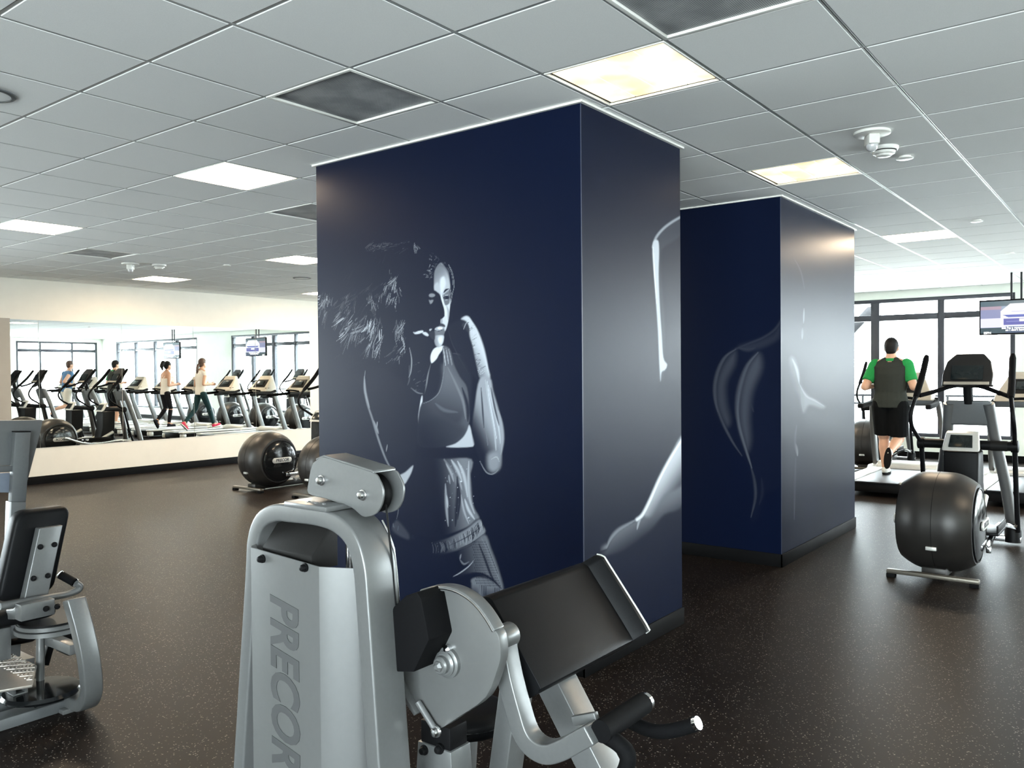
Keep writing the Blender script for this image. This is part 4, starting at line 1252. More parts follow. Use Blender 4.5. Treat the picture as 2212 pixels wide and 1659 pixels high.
def make_elliptical():
    R = thing('elliptical_trainer')
    # rear foot, drum with side discs and name plates
    f = MB().bar([(0, -.30, .042), (0, .30, .042)], .03, (1, 0, 0), .055).build('rear_foot', SATIN, R, .008)
    for s in (-1, 1):
        MB().bb((-.03, s * .27 - .03, 0), (.03, s * .27 + .03, .028)).build('foot_pad', RUBBER, f, .004)
    dr = barrel((.31, 0, .392), .362, .245).build('flywheel_housing', GRAPH, R, 0, 2, 40)
    MB().lathe((.31, 0, .392), (0, 1, 0), [(.363, -.0015), (.3645, 0), (.363, .0015)], 40, False).build('housing_seam', BLACKP, dr)
    MB().bb((-.042, -.035, .23), (-.010, .035, .255)).build('name_tag', PLATE, dr, .002)
    for s in (-1, 1):
        d = MB().lathe((.32, s * .236, .385), (0, s, 0), [(.262, 0), (.262, .014), (.248, .022), (.18, .040), (.10, .050), (.002, .054)], 44).build('side_disc', BLACKG, R, 0, 2, 30)
        MB().lathe((.32, s * .236, .385), (0, s, 0), [(.258, .012), (.270, .014), (.270, .020), (.258, .022)], 44, False).build('disc_rim', BLACKP, d)
        pl_ = []
        for k in range(12):
            a = math.radians(90 + 180 * k / 11); pl_.append((-.115 + .034 * math.cos(a), .034 * math.sin(a)))
        for k in range(12):
            a = math.radians(-90 + 180 * k / 11); pl_.append((.115 + .034 * math.cos(a), .034 * math.sin(a)))
        pt = MB().prism([(.32 + a, s * (.236 + .048), .395 + b) for a, b in pl_], (0, s * .012, 0)).build('name_plate', PLATE, d, .003)
        text_mesh('lettering', 'PRECOR', .054, INK, frame((.32, s * (.236 + .0605), .395), (-s * -1 if False else (1 if s < 0 else -1), 0, 0), (0, 0, 1)), pt, .0015, .2, .0006)
    # spine and base
    MB().bar([(.05, 0, .055), (1.85, 0, .055)], .07, (0, 1, 0), .16).build('base_spine', GRAPH, R, .01)
    MB().bar([(1.80, -.36, .045), (1.80, .36, .045)], .05, (1, 0, 0), .08).build('front_foot', STEEL, R, .008)
    # inclined ramp tracks, rollers and pedals
    for s in (-1, 1):
        MB().tube([(.62, s * .15, .10), (1.30, s * .15, .46)], .028, 14).build('ramp_rail', PLATE, R)
        ph = .28 if s > 0 else .20
        lk = MB().bar(smooth([(.36, s * .305, .20 if s < 0 else .42), (.80, s * .26, ph), (1.40, s * .25, ph + .02), (1.60, s * .33, ph - .02)], 4), .045, (0, 1, 0), .035).build('pedal_arm', CHROME if s < 0 else STEEL, R, .006)
        mbp = MB().bb((.78, s * .24 - .075, ph + .03), (1.18, s * .24 + .075, ph + .055))
        pd = mbp.build('pedal', BLACKP, R, .008)
        MB().bb((.78, s * .24 + s * .06, ph + .055), (1.18, s * .24 + s * .075, ph + .11)).build('pedal_wall', BLACKP, pd, .004)
        MB().cyl((1.58, s * .33, ph), (1.66, s * .345, .15), .022, 12).build('link_joint', STEEL, R)
    # black tower with tilted readout and cross tube
    tw = MB().loft([[(1.02, -.12, .10), (1.30, -.15, .10), (1.30, .15, .10), (1.02, .12, .10)], [(1.12, -.125, .55), (1.34, -.14, .55), (1.34, .14, .55), (1.12, .125, .55)],
                    [(1.13, -.13, .84), (1.36, -.13, .84), (1.36, .13, .84), (1.13, .13, .84)]]).build('tower', BLACKP, R, .015, 3)
    dp = MB().prism([(1.10, -.14, .840), (1.10, .14, .840), (1.19, .12, .985), (1.19, -.12, .985)], (.05, 0, .02)).build('readout', PLATE, R, .012, 3)
    MB().prism([(1.112, -.088, .872), (1.112, .088, .872), (1.172, .080, .968), (1.172, -.080, .968)], (-.006, 0, .004)).build('readout_screen', SCREEN, dp, .002)
    MB().cyl((1.40, -.35, .875), (1.40, .35, .875), .04, 16).build('cross_tube', BLACKP, R)
    MB().cyl((1.40, -.18, .875), (1.40, -.30, .875), .0425, 16).build('tube_sleeve', DARKG, R)
    for s in (-1, 1):
        # moving handlebar: grip, bend, pivot, lower link
        top = smooth([(1.50, s * .325, 1.63), (1.37, s * .335, 1.46), (1.19, s * .35, 1.28), (1.11, s * .37, 1.15), (1.15, s * .375, 1.04), (1.27, s * .365, .96), (1.41, s * .35, .875)], 4)
        hb_ = MB().tube(top, .017, 12).build('moving_handlebar', BLACKP, R)
        MB().tube(smooth([(1.50, s * .325, 1.63), (1.37, s * .335, 1.46), (1.19, s * .35, 1.28)], 4), [.018] + [.026] * 7 + [.022], 12).build('grip', RUBBER, hb_)
        MB().tube([(1.41, s * .35, .875), (1.50, s * .35, .50), (1.62, s * .35, .14)], .020, 12).build('lower_link', BLACKP, hb_)
        MB().lathe((1.405, s * .325, .875), (0, s, 0), [(.05, 0), (.05, .05), (.04, .055)], 18).build('pivot', BLACKP, R)
    # grey legs, bridge, neck, fixed handlebars and console
    for s in (-1, 1):
        MB().tube(smooth([(1.50, s * .15, 1.22), (1.60, s * .18, .95), (1.72, s * .25, .50), (1.80, s * .30, .06)], 4), .045, 14).build('front_leg', SILVER, R)
        MB().lathe((1.79, s * .295, .02), (0, 0, 1), [(.065, 0), (.065, .10), (.052, .14)], 16).build('leg_boot', BLACKP, R)
    MB().prism([(1.47, -.17, 1.245), (1.47, .17, 1.245), (1.53, .20, 1.05), (1.53, .14, 1.03), (1.53, -.14, 1.03), (1.53, -.20, 1.05)], (.05, 0, 0)).build('bridge', GREYP, R, .02, 3)
    MB().tube([(1.50, 0, 1.22), (1.46, 0, 1.38)], .038, 14).build('neck', BLACKP, R)
    for s in (-1, 1):
        MB().tube(smooth([(1.46, s * .02, 1.37), (1.40, s * .10, 1.37), (1.33, s * .24, 1.32), (1.24, s * .33, 1.29)], 4), .018, 12).build('fixed_handlebar', RUBBER, R)
    cs = MB().loft([[(1.38, -.185, 1.375), (1.44, -.20, 1.36), (1.44, .20, 1.36), (1.38, .185, 1.375)], [(1.44, -.19, 1.47), (1.50, -.19, 1.46), (1.50, .19, 1.46), (1.44, .19, 1.47)],
                    [(1.50, -.165, 1.58), (1.55, -.165, 1.575), (1.55, .165, 1.575), (1.50, .165, 1.58)], [(1.54, -.11, 1.645), (1.57, -.11, 1.64), (1.57, .10, 1.64), (1.54, .10, 1.645)]]).build('console', GRAPH, R, .012, 3)
    MB().prism([(1.398, -.12, 1.42), (1.398, .12, 1.42), (1.462, .12, 1.54), (1.462, -.12, 1.54)], (-.010, 0, .006)).build('console_screen', SCREEN, cs, .003)
    MB().prism([(1.365, -.17, 1.380), (1.365, .17, 1.380), (1.385, .17, 1.404), (1.385, -.17, 1.404)], (-.008, 0, .004)).build('console_tray', TAN, cs, .003)
    return R


ell = make_elliptical()
ELL = [((6.50, 1.235), 'graphite elliptical trainer with round flywheel housing standing right of the second column', 'ellipticals beside the columns'),
       ((6.42, 9.25), 'elliptical trainer with bright name plate standing before the mirror wall', 'ellipticals beside the columns'),
       ((6.42, 8.02), 'elliptical trainer half hidden behind the boxing woman column', 'ellipticals beside the columns'),
       ((6.42, 5.95), 'elliptical trainer seen only as third reflection from the mirror edge', 'ellipticals beside the columns'),
       ((6.42, 4.70), 'elliptical trainer hidden behind both columns, farthest left reflection in the mirror', 'ellipticals beside the columns'),
       ((12.95, 3.40), 'elliptical trainer by the window, just left of the man in green', 'ellipticals by the windows'),
       ((12.95, 4.85), 'elliptical trainer by the window reflected behind the brown-haired woman', 'ellipticals by the windows'),
       ((12.95, 6.30), 'elliptical trainer by the window reflected under the car picture', 'ellipticals by the windows'),
       ((12.95, 7.75), 'elliptical trainer by the window reflected nearest the mirror end', 'ellipticals by the windows')]
for i, ((x, y), lab, grp) in enumerate(ELL):
    o = ell if i == 0 else copy_tree(ell)
    o.location = (x, y, 0)
    tag(o, lab, 'elliptical trainer', grp)


# ------------------------------------------------------------------ treadmills
def make_treadmill():
    R = thing('treadmill')
    MB().bb((.02, -.40, .055), (1.62, .40, .17)).build('deck', BLACKP, R, .012)
    MB().bb((.0, -.25, .168), (1.60, .25, .182)).build('belt', BELT, R, .005)
    for s in (-1, 1):
        MB().bb((.02, s * .345 - .085, .165), (1.55, s * .345 + .085, .198)).build('side_rail', PLATE, R, .006)
        MB().bb((.01, s * .37 - .06, .05), (.12, s * .37 + .06, .15)).build('rear_cap', PLATE, R, .015)
        MB().bb((.06, s * .34 - .025, 0), (.14, s * .34 + .025, .06)).build('foot', RUBBER, R, .006)
        MB().bb((1.70, s * .34 - .03, 0), (1.78, s * .34 + .03, .07)).build('foot', RUBBER, R, .006)
        # upright, flared boot, handrail
        up = MB().bar(smooth([(1.80, s * .43, .16), (1.70, s * .43, .45), (1.56, s * .42, .85), (1.50, s * .40, 1.08)], 4), .115, (0, 1, 0), .06).build('upright', SILVER, R, .015, 3)
        MB().prism([(1.50, s * .43 - .06, .165), (2.02, s * .43 - .06, .165), (1.98, s * .43 - .06, .21), (1.60, s * .43 - .06, .215)], (0, .12, 0)).build('boot', PLATE, up, .012)
        MB().bar(smooth([(.86, s * .40, 1.04), (1.15, s * .40, 1.05), (1.42, s * .39, 1.07), (1.58, s * .36, 1.12)], 3), .06, (0, 1, 0), .065).build('handrail', RUBBER, R, .018, 3)
    MB().prism([(1.56, -.38, .06), (1.56, -.38, .235), (1.66, -.38, .275), (1.92, -.38, .255), (2.02, -.38, .17), (2.02, -.38, .06)], (0, .76, 0)).build('motor_hood', PLATE, R, .03, 3)
    # cross beam, console housing with tan back, display, cup holders
    MB().bb((1.46, -.38, 1.03), (1.58, .38, 1.12)).build('cross_beam', GREYP, R, .02, 3)
    cb = MB().loft([[(1.28, -.36, 1.11), (1.60, -.36, 1.09), (1.60, .36, 1.09), (1.28, .36, 1.11)], [(1.36, -.34, 1.19), (1.62, -.34, 1.19), (1.62, .34, 1.19), (1.36, .34, 1.19)],
                    [(1.52, -.24, 1.38), (1.63, -.24, 1.37), (1.63, .24, 1.37), (1.52, .24, 1.38)], [(1.56, -.20, 1.47), (1.63, -.20, 1.46), (1.63, .20, 1.46), (1.56, .20, 1.47)]]).build('console', TAN, R, .02, 3)
    MB().prism([(1.375, -.22, 1.20), (1.375, .22, 1.20), (1.515, .20, 1.375), (1.515, -.20, 1.375)], (-.012, 0, .008)).build('console_panel', DARKG, cb, .006)
    MB().prism([(1.400, -.13, 1.245), (1.400, .13, 1.245), (1.475, .12, 1.340), (1.475, -.12, 1.340)], (-.018, 0, .012)).build('display', SCREEN, cb, .002)
    for s in (-1, 1):
        MB().lathe((1.40, s * .29, 1.14), (0, 0, 1), [(.045, 0), (.055, .05), (.045, .052)], 16).build('cup_holder', BLACKP, cb)
    MB().tube(smooth([(1.30, -.16, 1.12), (1.20, -.14, 1.14), (1.17, 0, 1.15), (1.20, .14, 1.14), (1.30, .16, 1.12)], 3), .017, 10).build('front_handlebar', RUBBER, R)
    return R


tm = make_treadmill()
TX = 10.38
TM = [(-1.62, 'unused treadmill at the far end of the row, beyond the runner in blue'), (-.2, 'treadmill under the runner in blue'), (1.18, 'empty treadmill right of the running man, cut off by the frame'),
      (2.58, 'treadmill under the man in the green shirt'), (4.0, 'empty treadmill between the man in green and the woman in straps'), (5.4, 'treadmill under the woman with bare shoulders'),
      (6.82, 'treadmill under the woman with pink shoes'), (8.22, 'empty treadmill next to the woman with pink shoes'), (9.62, 'empty treadmill second from the mirror wall'), (11.0, 'empty treadmill nearest the mirror wall')]
for i, (y, lab) in enumerate(TM):
    o = tm if i == 0 else copy_tree(tm)
    o.location = (TX, y, 0)
    tag(o, lab, 'treadmill', 'treadmills in a row facing the windows')

# ------------------------------------------------------------------ people
def capsule(mb, p0, r0, p1, r1, flat0=False, flat1=False, seg=14):
    p0, p1 = Vector(p0), Vector(p1); d = p1 - p0; L = d.length
    prof = []
    if flat0: prof.append((r0, 0))
    else: prof += [(max(.0015, r0 * math.sin(a)), -r0 * math.cos(a)) for a in (0, .5, 1.0, 1.57)]
    if flat1: prof.append((r1, L))
    else: prof += [(max(.0015, r1 * math.cos(a)), L + r1 * math.sin(a)) for a in (0, .5, 1.0, 1.57)]
    mb.lathe(p0, d, prof, seg)


def ellipsoid(mb, c, r, seg=16, n=9, R=None):
    c = Vector(c); rings = []
    for i in range(n):
        a = math.pi * (i + .02) / (n - 1 + .04)
        ring = []
        for k in range(seg):
            b = 2 * math.pi * k / seg
            p = Vector((r[0] * math.sin(a) * math.cos(b), r[1] * math.sin(a) * math.sin(b), r[2] * math.cos(a)))
            ring.append(c + (R @ p if R else p))
        rings.append(ring)
    mb.loft(rings)


def torso(mb, secs, seg=20):
    mb.loft([[Vector((x + rx * math.cos(2 * math.pi * k / seg), y + ry * math.sin(2 * math.pi * k / seg), z + tilt * math.cos(2 * math.pi * k / seg))) for k in range(seg)] for x, y, z, rx, ry, tilt in secs])


def blob(name, mb, m, parent, voxel=.010, it=6):
    me = bpy.data.meshes.new(name); me.from_pydata(mb.v, [], mb.f)
    bm = bmesh.new(); bm.from_mesh(me); bmesh.ops.recalc_face_normals(bm, faces=bm.faces); bm.to_mesh(me); bm.free()
    o = bpy.data.objects.new(name + '_tmp', me); COL.objects.link(o)
    r = o.modifiers.new('r', 'REMESH'); r.mode = 'VOXEL'; r.voxel_size = voxel; r.use_smooth_shade = True
    s = o.modifiers.new('s', 'SMOOTH'); s.iterations = it; s.factor = .5
    dg = bpy.context.evaluated_depsgraph_get()
    out = bpy.data.meshes.new_from_object(o.evaluated_get(dg)); out.name = name
    bpy.data.objects.remove(o); bpy.data.meshes.remove(me)
    out.materials.clear(); out.materials.append(m)
    out.polygons.foreach_set('use_smooth', [True] * len(out.polygons))
    ob = bpy.data.objects.new(name, out); link(ob, parent)
    return ob


def hand(mb, w, d, side, s):
    """curled hand: palm plus five fingers of different length"""
    d = Vector(d).normalized(); upv = Vector((0, 0, 1)); lat = d.cross(upv).normalized(); nrm = lat.cross(d).normalized()
    pc = Vector(w) + d * .045 * s
    ellipsoid(mb, pc, (.045 * s, .022 * s, .036 * s), 12, 7, Matrix((d, lat, nrm)).transposed())
    inward = lat * (-side)
    for k, L in enumerate((.070, .078, .074, .058)):
        b = pc + d * .036 * s + nrm * ((.024 - .016 * k) * s)
        m1 = b + (d * .7 + inward * .7).normalized() * L * .5 * s
        m2 = m1 + (inward * .9 - d * .45).normalized() * L * .5 * s
        capsule(mb, b, .0095 * s, m1, .009 * s, seg=8); capsule(mb, m1, .009 * s, m2, .008 * s, seg=8)
    t0 = pc + nrm * .028 * s - d * .015 * s
    t1 = t0 + (d * .6 + nrm * .55 + inward * .4).normalized() * .035 * s
    capsule(mb, t0, .011 * s, t1, .010 * s, seg=8); capsule(mb, t1, .010 * s, t1 + (d * .8 + inward * .6).normalized() * .028 * s, .009 * s, seg=8)


def shoe(parent, ankle, toe, m, sole, s=1.):
    a = Vector(ankle); f = Vector(toe).normalized(); latv = Vector((0, 1, 0)); u = f.cross(latv); u = -u if u.z < 0 and abs(f.z) < .9 else u
    if abs(f.z) >= .9: u = Vector((1, 0, 0)) if f.z < 0 else Vector((-1, 0, 0))
    up = u.normalized()
    base = a - up * .075 * s
    R = Matrix((f, latv, up)).transposed()
    mb = MB()
    ellipsoid(mb, base + f * .00 * s + up * .045 * s, (.055 * s, .040 * s, .052 * s), 12, 8, R)
    ellipsoid(mb, base + f * .09 * s + up * .034 * s, (.10 * s, .044 * s, .036 * s), 12, 8, R)
    capsule(mb, base + up * .05 * s, .042 * s, a + up * .015 * s, .036 * s, False, True)
    o = blob('shoe', mb, m, parent, .008, 4)
    ol = []
    for k in range(18):
        t = 2 * math.pi * k / 18
        wd = .044 * (1 + .12 * math.cos(t)); ol.append(base + f * ((.065 + .135 * math.cos(t)) * s) + latv * (wd * math.sin(t) * s) - up * .004 * s)
    so = MB().prism(ol, up * .022 * s); so.build('sole', sole, o, .004)


SKIN = mat('skin_warm', (.52, .30, .20), .55, 0, .04, 40)
SKIN2 = mat('skin_tan', (.46, .25, .16), .55, 0, .04, 40)
HAIRB = mat('black_hair', (.007, .006, .006), .6, 0, .3, 180, .3, .2)
HAIRN = mat('brown_hair', (.06, .03, .018), .45, 0, .3, 180, .3)
CL = lambda n, c: mat(n, c, .85, 0, .06, 120, .15, .08)


def person(loc, label, H, skin, hair, pose, wear, ponytail=None, slim=1.0, lean=.04):
    R = thing('person', loc, label, 'person')
    ORG[R.name] = Vector((0, 0, 0))          # parts are modelled in the figure's own frame
    k = H / 1.72
    sc = lambda p: Vector((p[0] * k, p[1] * k, p[2] * k))
    P = {n: sc(v) for n, v in pose.items()}
    hip = sc(pose['pelvis'])
    body = MB()
    W = slim

    def secs(g, z0=None, z1=None, fl=1.0):
        base = [(.86, .105, .150), (.95, .110, .160), (1.05, .100, .140), (1.16, .110, .150), (1.28, .120, .168), (1.37, .105, .175), (1.43, .070, .105)]
        out = []
        for z, rx, ry in base:
            if z0 is not None and z < z0 - 1e-6: continue
            if z1 is not None and z > z1 + 1e-6: continue
            x = pose['pelvis'][0] + lean * (z - .86) / .57
            e = g * (1 + fl * max(0, 1.05 - z) * 2)
            out.append((x * k, 0, (z + pose['pelvis'][2] - .92) * k, (rx * W + e) * k, (ry * W + e) * k, 0))
        return out
    torso(body, secs(0))
    sh = pose['pelvis'][2] - .92
    nx = pose['pelvis'][0] + lean
    hc = Vector(((nx + .035) * k, 0, (1.60 + sh) * k))
    for s in (-1, 1):
        capsule(body, (nx * k, s * .03 * k, (1.455 + sh) * k), .052 * k, ((nx - .01) * k, s * .15 * k * W, (1.385 + sh) * k), .058 * k)
    capsule(body, ((nx) * k, 0, (1.40 + sh) * k), .060 * k * W, ((nx + .02) * k, 0, (1.54 + sh) * k), .053 * k * W)
    ellipsoid(body, hc + Vector((0, 0, .02 * k)), (.100 * k, .080 * k, .108 * k))
    ellipsoid(body, hc + Vector((.025 * k, 0, -.045 * k)), (.066 * k, .056 * k, .070 * k))
    capsule(body, hc + Vector((.088 * k, 0, .005 * k)), .008 * k, hc + Vector((.104 * k, 0, -.022 * k)), .013 * k, seg=8)      # nose
    capsule(body, hc + Vector((.080 * k, .016 * k, -.055 * k)), .008 * k, hc + Vector((.080 * k, -.016 * k, -.055 * k)), .008 * k, seg=8)   # mouth
    for s in (-1, 1):
        ellipsoid(body, hc + Vector((-.008 * k, s * .082 * k, -.005 * k)), (.020 * k, .010 * k, .032 * k), 10, 6)   # ears
        a = 'l' if s > 0 else 'r'
        S_, E_, W_ = P['sh' + a], P['el' + a], P['wr' + a]
        capsule(body, S_, .056 * k * W, E_, .042 * k * W); capsule(body, E_, .043 * k * W, W_, .028 * k)
        hand(body, W_, W_ - E_, s, k)
        Hp, K, A = P['hip' + a], P['kn' + a], P['an' + a]
        capsule(body, Hp, .092 * k * W, K, .060 * k * W)
        mid = K + (A - K) * .33 + (K - Hp).normalized() * 0
        capsule(body, K, .056 * k, mid, .058 * k * W); capsule(body, mid, .058 * k * W, A, .036 * k)
        capsule(body, A, .034 * k, A + P['toe' + a].normalized() * .10 * k - Vector((0, 0, .02 * k)), .026 * k)
    blob('body', body, skin, R, .0085, 5)
    eye = MB()
    for s in (-1, 1):
        ellipsoid(eye, hc + Vector((.080 * k, s * .030 * k, .008 * k)), (.011 * k, .013 * k, .009 * k), 10, 6)
    eye.build('eyes', INK, R)
    # hair
    hm = MB()
    ellipsoid(hm, hc + Vector((-.014 * k, 0, .036 * k)), (.101 * k, .087 * k, .106 * k))
    ellipsoid(hm, hc + Vector((-.045 * k, 0, -.015 * k)), (.058 * k, .070 * k, .070 * k))
    if ponytail == 'low':
        for q0, r0, q1, r1 in (((-.08, 0, .0), .03, (-.13, 0, -.05), .036), ((-.13, 0, -.05), .036, (-.15, 0, -.16), .034), ((-.15, 0, -.16), .034, (-.14, 0, -.26), .012)):
            capsule(hm, hc + Vector(q0) * k, r0 * k, hc + Vector(q1) * k, r1 * k)
    elif ponytail == 'high':
        for q0, r0, q1, r1 in (((-.06, 0, .08), .03, (-.13, 0, .09), .05), ((-.13, 0, .09), .058, (-.17, 0, .0), .052), ((-.17, 0, .0), .05, (-.15, 0, -.10), .02)):
            capsule(hm, hc + Vector(q0) * k, r0 * k, hc + Vector(q1) * k, r1 * k)
    blob('hair', hm, hair, R, .009, 4)
    # clothes
    for kind, m in wear:
        mb = MB()
        if kind == 'shirt':
            torso(mb, secs(.020, .86, 1.43, .25))
            for s in (-1, 1):
                capsule(mb, (nx * k, s * .045 * k, (1.435 + sh) * k), .058 * k, ((nx - .01) * k, s * .14 * k * W, (1.375 + sh) * k), .070 * k)
            for a in 'lr':
                capsule(mb, P['sh' + a], .066 * k * W, P['sh' + a] + (P['el' + a] - P['sh' + a]) * .12, .064 * k * W)
            blob('shirt', mb, m, R, .010, 4)
        elif kind == 'vest_back':
            torso(mb, secs(.022, .86, 1.43, .25))
            for s in (-1, 1):
                capsule(mb, (nx * k, s * .045 * k, (1.44 + sh) * k), .062 * k, ((nx - .01) * k, s * .12 * k * W, (1.375 + sh) * k), .074 * k)
            blob('shirt', mb, m, R, .010, 4)
        elif kind == 'tank':
            torso(mb, secs(.016, .86, 1.28, .4)); blob('tank_top', mb, m, R, .010, 4)
            for s in (-1, 1):
                MB().tube(smooth([secs_pt(secs, k, 1.26, s * .07, 1), secs_pt(secs, k, 1.44, s * .075, 0), secs_pt(secs, k, 1.26, s * .05, -1)], 6), .009 * k, 8).build('strap', m, R)
        elif kind == 'sleeves':
            for a in 'lr':
                mb = MB()
                capsule(mb, P['sh' + a] - (P['el' + a] - P['sh' + a]) * .05, .074 * k * W, P['sh' + a] + (P['el' + a] - P['sh' + a]) * .72, .062 * k * W, False, True)
                blob('sleeve', mb, m, R, .010, 4)
            c0 = Vector((nx * k, 0, (1.435 + sh) * k))
            MB().lathe(c0, (.1, 0, 1), [(.074 * k, 0), (.072 * k, .035 * k), (.060 * k, .035 * k), (.06 * k, 0)], 20).build('collar', m, R)
        elif kind in ('shorts', 'leggings'):
            torso(mb, secs(.014 if kind == 'shorts' else .006, .86, 1.05, .3))
            for a in 'lr':
                Hp, K, A = P['hip' + a], P['kn' + a], P['an' + a]
                if kind == 'shorts':
                    capsule(mb, Hp, .108 * k * W, Hp + (K - Hp) * .92, .098 * k * W, False, True)
                else:
                    mid = K + (A - K) * .33
                    capsule(mb, Hp, .098 * k * W, K, .065 * k * W); capsule(mb, K, .062 * k * W, mid, .063 * k * W); capsule(mb, mid, .063 * k * W, K + (A - K) * .93, .042 * k, False, True)
            blob(kind, mb, m, R, .010, 4)
        elif kind == 'shoes':
            for a in 'lr':
                shoe(R, P['an' + a], P['toe' + a], m[0], m[1], k)
    ORG[R.name] = Vector(loc)
    lo = min(v.co.z for c in R.children for o in [c, *c.children] if o.type == 'MESH' for v in o.data.vertices)
    R.location.z = loc[2] - lo
    return R


def secs_pt(secs, k, z, y, front):
    s = secs(.018)
    best = min(s, key=lambda q: abs(q[2] - z * k))
    rx = best[3] * math.sqrt(max(0, 1 - (y * k / best[4]) ** 2)) if abs(y * k) < best[4] else 0
    return (best[0] + front * (rx + .004), y * k, z * k)


RUN = dict(pelvis=(0, 0, .92), shl=(.04, .185, 1.375), shr=(.04, -.185, 1.375), ell=(-.10, .275, 1.12), elr=(-.02, -.275, 1.12), wrl=(.13, .215, 1.13), wrr=(.20, -.20, 1.16),
           hipl=(0, .095, .89), hipr=(0, -.095, .89), knl=(.07, .09, .49), anl=(.02, .065, .10), toel=(1, 0, 0), knr=(.05, -.085, .47), anr=(-.33, -.07, .33), toer=(-.35, 0, -1))
person((TX + .80, 2.60, .186), 'man in green sleeved grey shirt and black shorts running on a treadmill, seen from behind', 1.73, SKIN, HAIRB, RUN,
       [('vest_back', CL('charcoal_shirt', (.030, .034, .030))), ('sleeves', CL('green_sleeve', (.02, .23, .06))), ('shorts', CL('black_shorts', (.004, .0045, .005))), ('shoes', (CL('white_shoe', (.62, .62, .58)), RUBBER))], None, 1.16)
RUN2 = dict(RUN); RUN2.update(knl=(-.02, .09, .47), anl=(-.40, .07, .36), toel=(-.5, 0, -1), knr=(.12, -.09, .50), anr=(.12, -.065, .10), toer=(1, 0, 0), ell=(-.16, .25, 1.14), wrl=(.06, .22, 1.06))
person((TX + .80, -.12, .186), 'runner in blue shirt and pale shorts, seen only in the mirror at far left', 1.76, SKIN, HAIRN, RUN2,
       [('shirt', CL('blue_shirt', (.07, .14, .24))), ('shorts', CL('pale_shorts', (.55, .52, .45))), ('shoes', (CL('dark_shoe', (.02, .02, .03)), RUBBER))], None, 1.0, .08)
JOG = dict(RUN); JOG.update(knl=(.10, .085, .50), anl=(.06, .06, .10), toel=(1, 0, 0), knr=(.06, -.085, .50), anr=(-.20, -.06, .19), toer=(.5, 0, -1), ell=(-.02, .22, 1.10), elr=(.02, -.22, 1.10), wrl=(.22, .17, 1.12), wrr=(.24, -.17, 1.14), shl=(.03, .16, 1.365), shr=(.03, -.16, 1.365))
person((TX + .66, 5.42, .186), 'woman with bare shoulders, white tank top and black leggings, reflected in the mirror', 1.63, SKIN2, HAIRB, JOG,
       [('tank', CL('white_tank', (.70, .66, .60))), ('leggings', CL('black_leggings', (.012, .012, .015))), ('shoes', (CL('dark_shoe', (.02, .02, .03)), RUBBER))], 'high', .88, .05)
WALK = dict(JOG); WALK.update(pelvis=(0, 0, .89), hipl=(0, .09, .86), hipr=(0, -.09, .86), knl=(.17, .085, .49), anl=(.30, .06, .11), toel=(1, 0, .25), knr=(-.10, -.085, .47), anr=(-.40, -.06, .17), toer=(.75, 0, -.75), ell=(-.06, .23, 1.08), wrl=(.16, .18, 1.08), elr=(.0, -.23, 1.06), wrr=(.22, -.18, 1.10), shl=(.03, .165, 1.335), shr=(.03, -.165, 1.335))
person((TX + .74, 6.84, .186), 'woman with ponytail, white tee, dark green leggings and pink shoes, reflected in the mirror', 1.70, SKIN, HAIRN, WALK,
       [('shirt', CL('white_tee', (.74, .70, .64))), ('leggings', CL('teal_leggings', (.018, .045, .05))), ('shoes', (CL('pink_shoe', (.62, .05, .11)), CL('white_sole', (.7, .7, .68))))], 'low', .90, .03)

# ------------------------------------------------------------------ mirrors
me_edges = [4.02, 5.20, 6.385, 7.57, 8.75, 9.93]
names = ['narrow visible mirror panel beside the taupe pier', 'second mirror panel from the left, showing ellipticals', 'middle mirror panel, showing the reflected man in green', 'fourth mirror panel, showing two women on treadmills', 'rightmost mirror panel, ending at the bare cream wall']
for i in range(5):
    a, b = me_edges[i] + .002, me_edges[i + 1] - .002
    if i == 0: a = 4.802
    o = MB().bb((a, YL - .008, .505), (b, YL - .001, 2.295)).build('mirror_panel', MIRROR, None, .0012, 1, loc=((a + b) / 2, YL - .004, .505))
    tag(o, names[i], 'mirror', 'mirror panels on the cream wall')


# ------------------------------------------------------------------ ceiling fittings
def lens_mat(name, warm):
    m = bpy.data.materials.new(name); m.use_nodes = True
    nt = m.node_tree; N = nt.nodes; L = nt.links; b = N['Principled BSDF']
    tc = N.new('ShaderNodeTexCoord'); nz = N.new('ShaderNodeTexNoise'); nz.inputs['Scale'].default_value = 3.5; nz.inputs['Detail'].default_value = 2
    L.new(tc.outputs['Object'], nz.inputs['Vector'])
    cr = N.new('ShaderNodeValToRGB')
    cr.color_ramp.elements[0].position = .40; cr.color_ramp.elements[1].position = .60
    cr.color_ramp.elements[0].color = (1, .55, .22, 1) if warm else (1, .75, .50, 1)
    cr.color_ramp.elements[1].color = (1, .86, .52, 1) if warm else (1, .82, .60, 1)
    L.new(nz.outputs['Fac'], cr.inputs[0]); L.new(cr.outputs[0], b.inputs['Emission Color'])
    b.inputs['Base Color'].default_value = (.8, .78, .7, 1)
    b.inputs['Emission Strength'].default_value = LAMP * (.036 if warm else 1.)
    return m


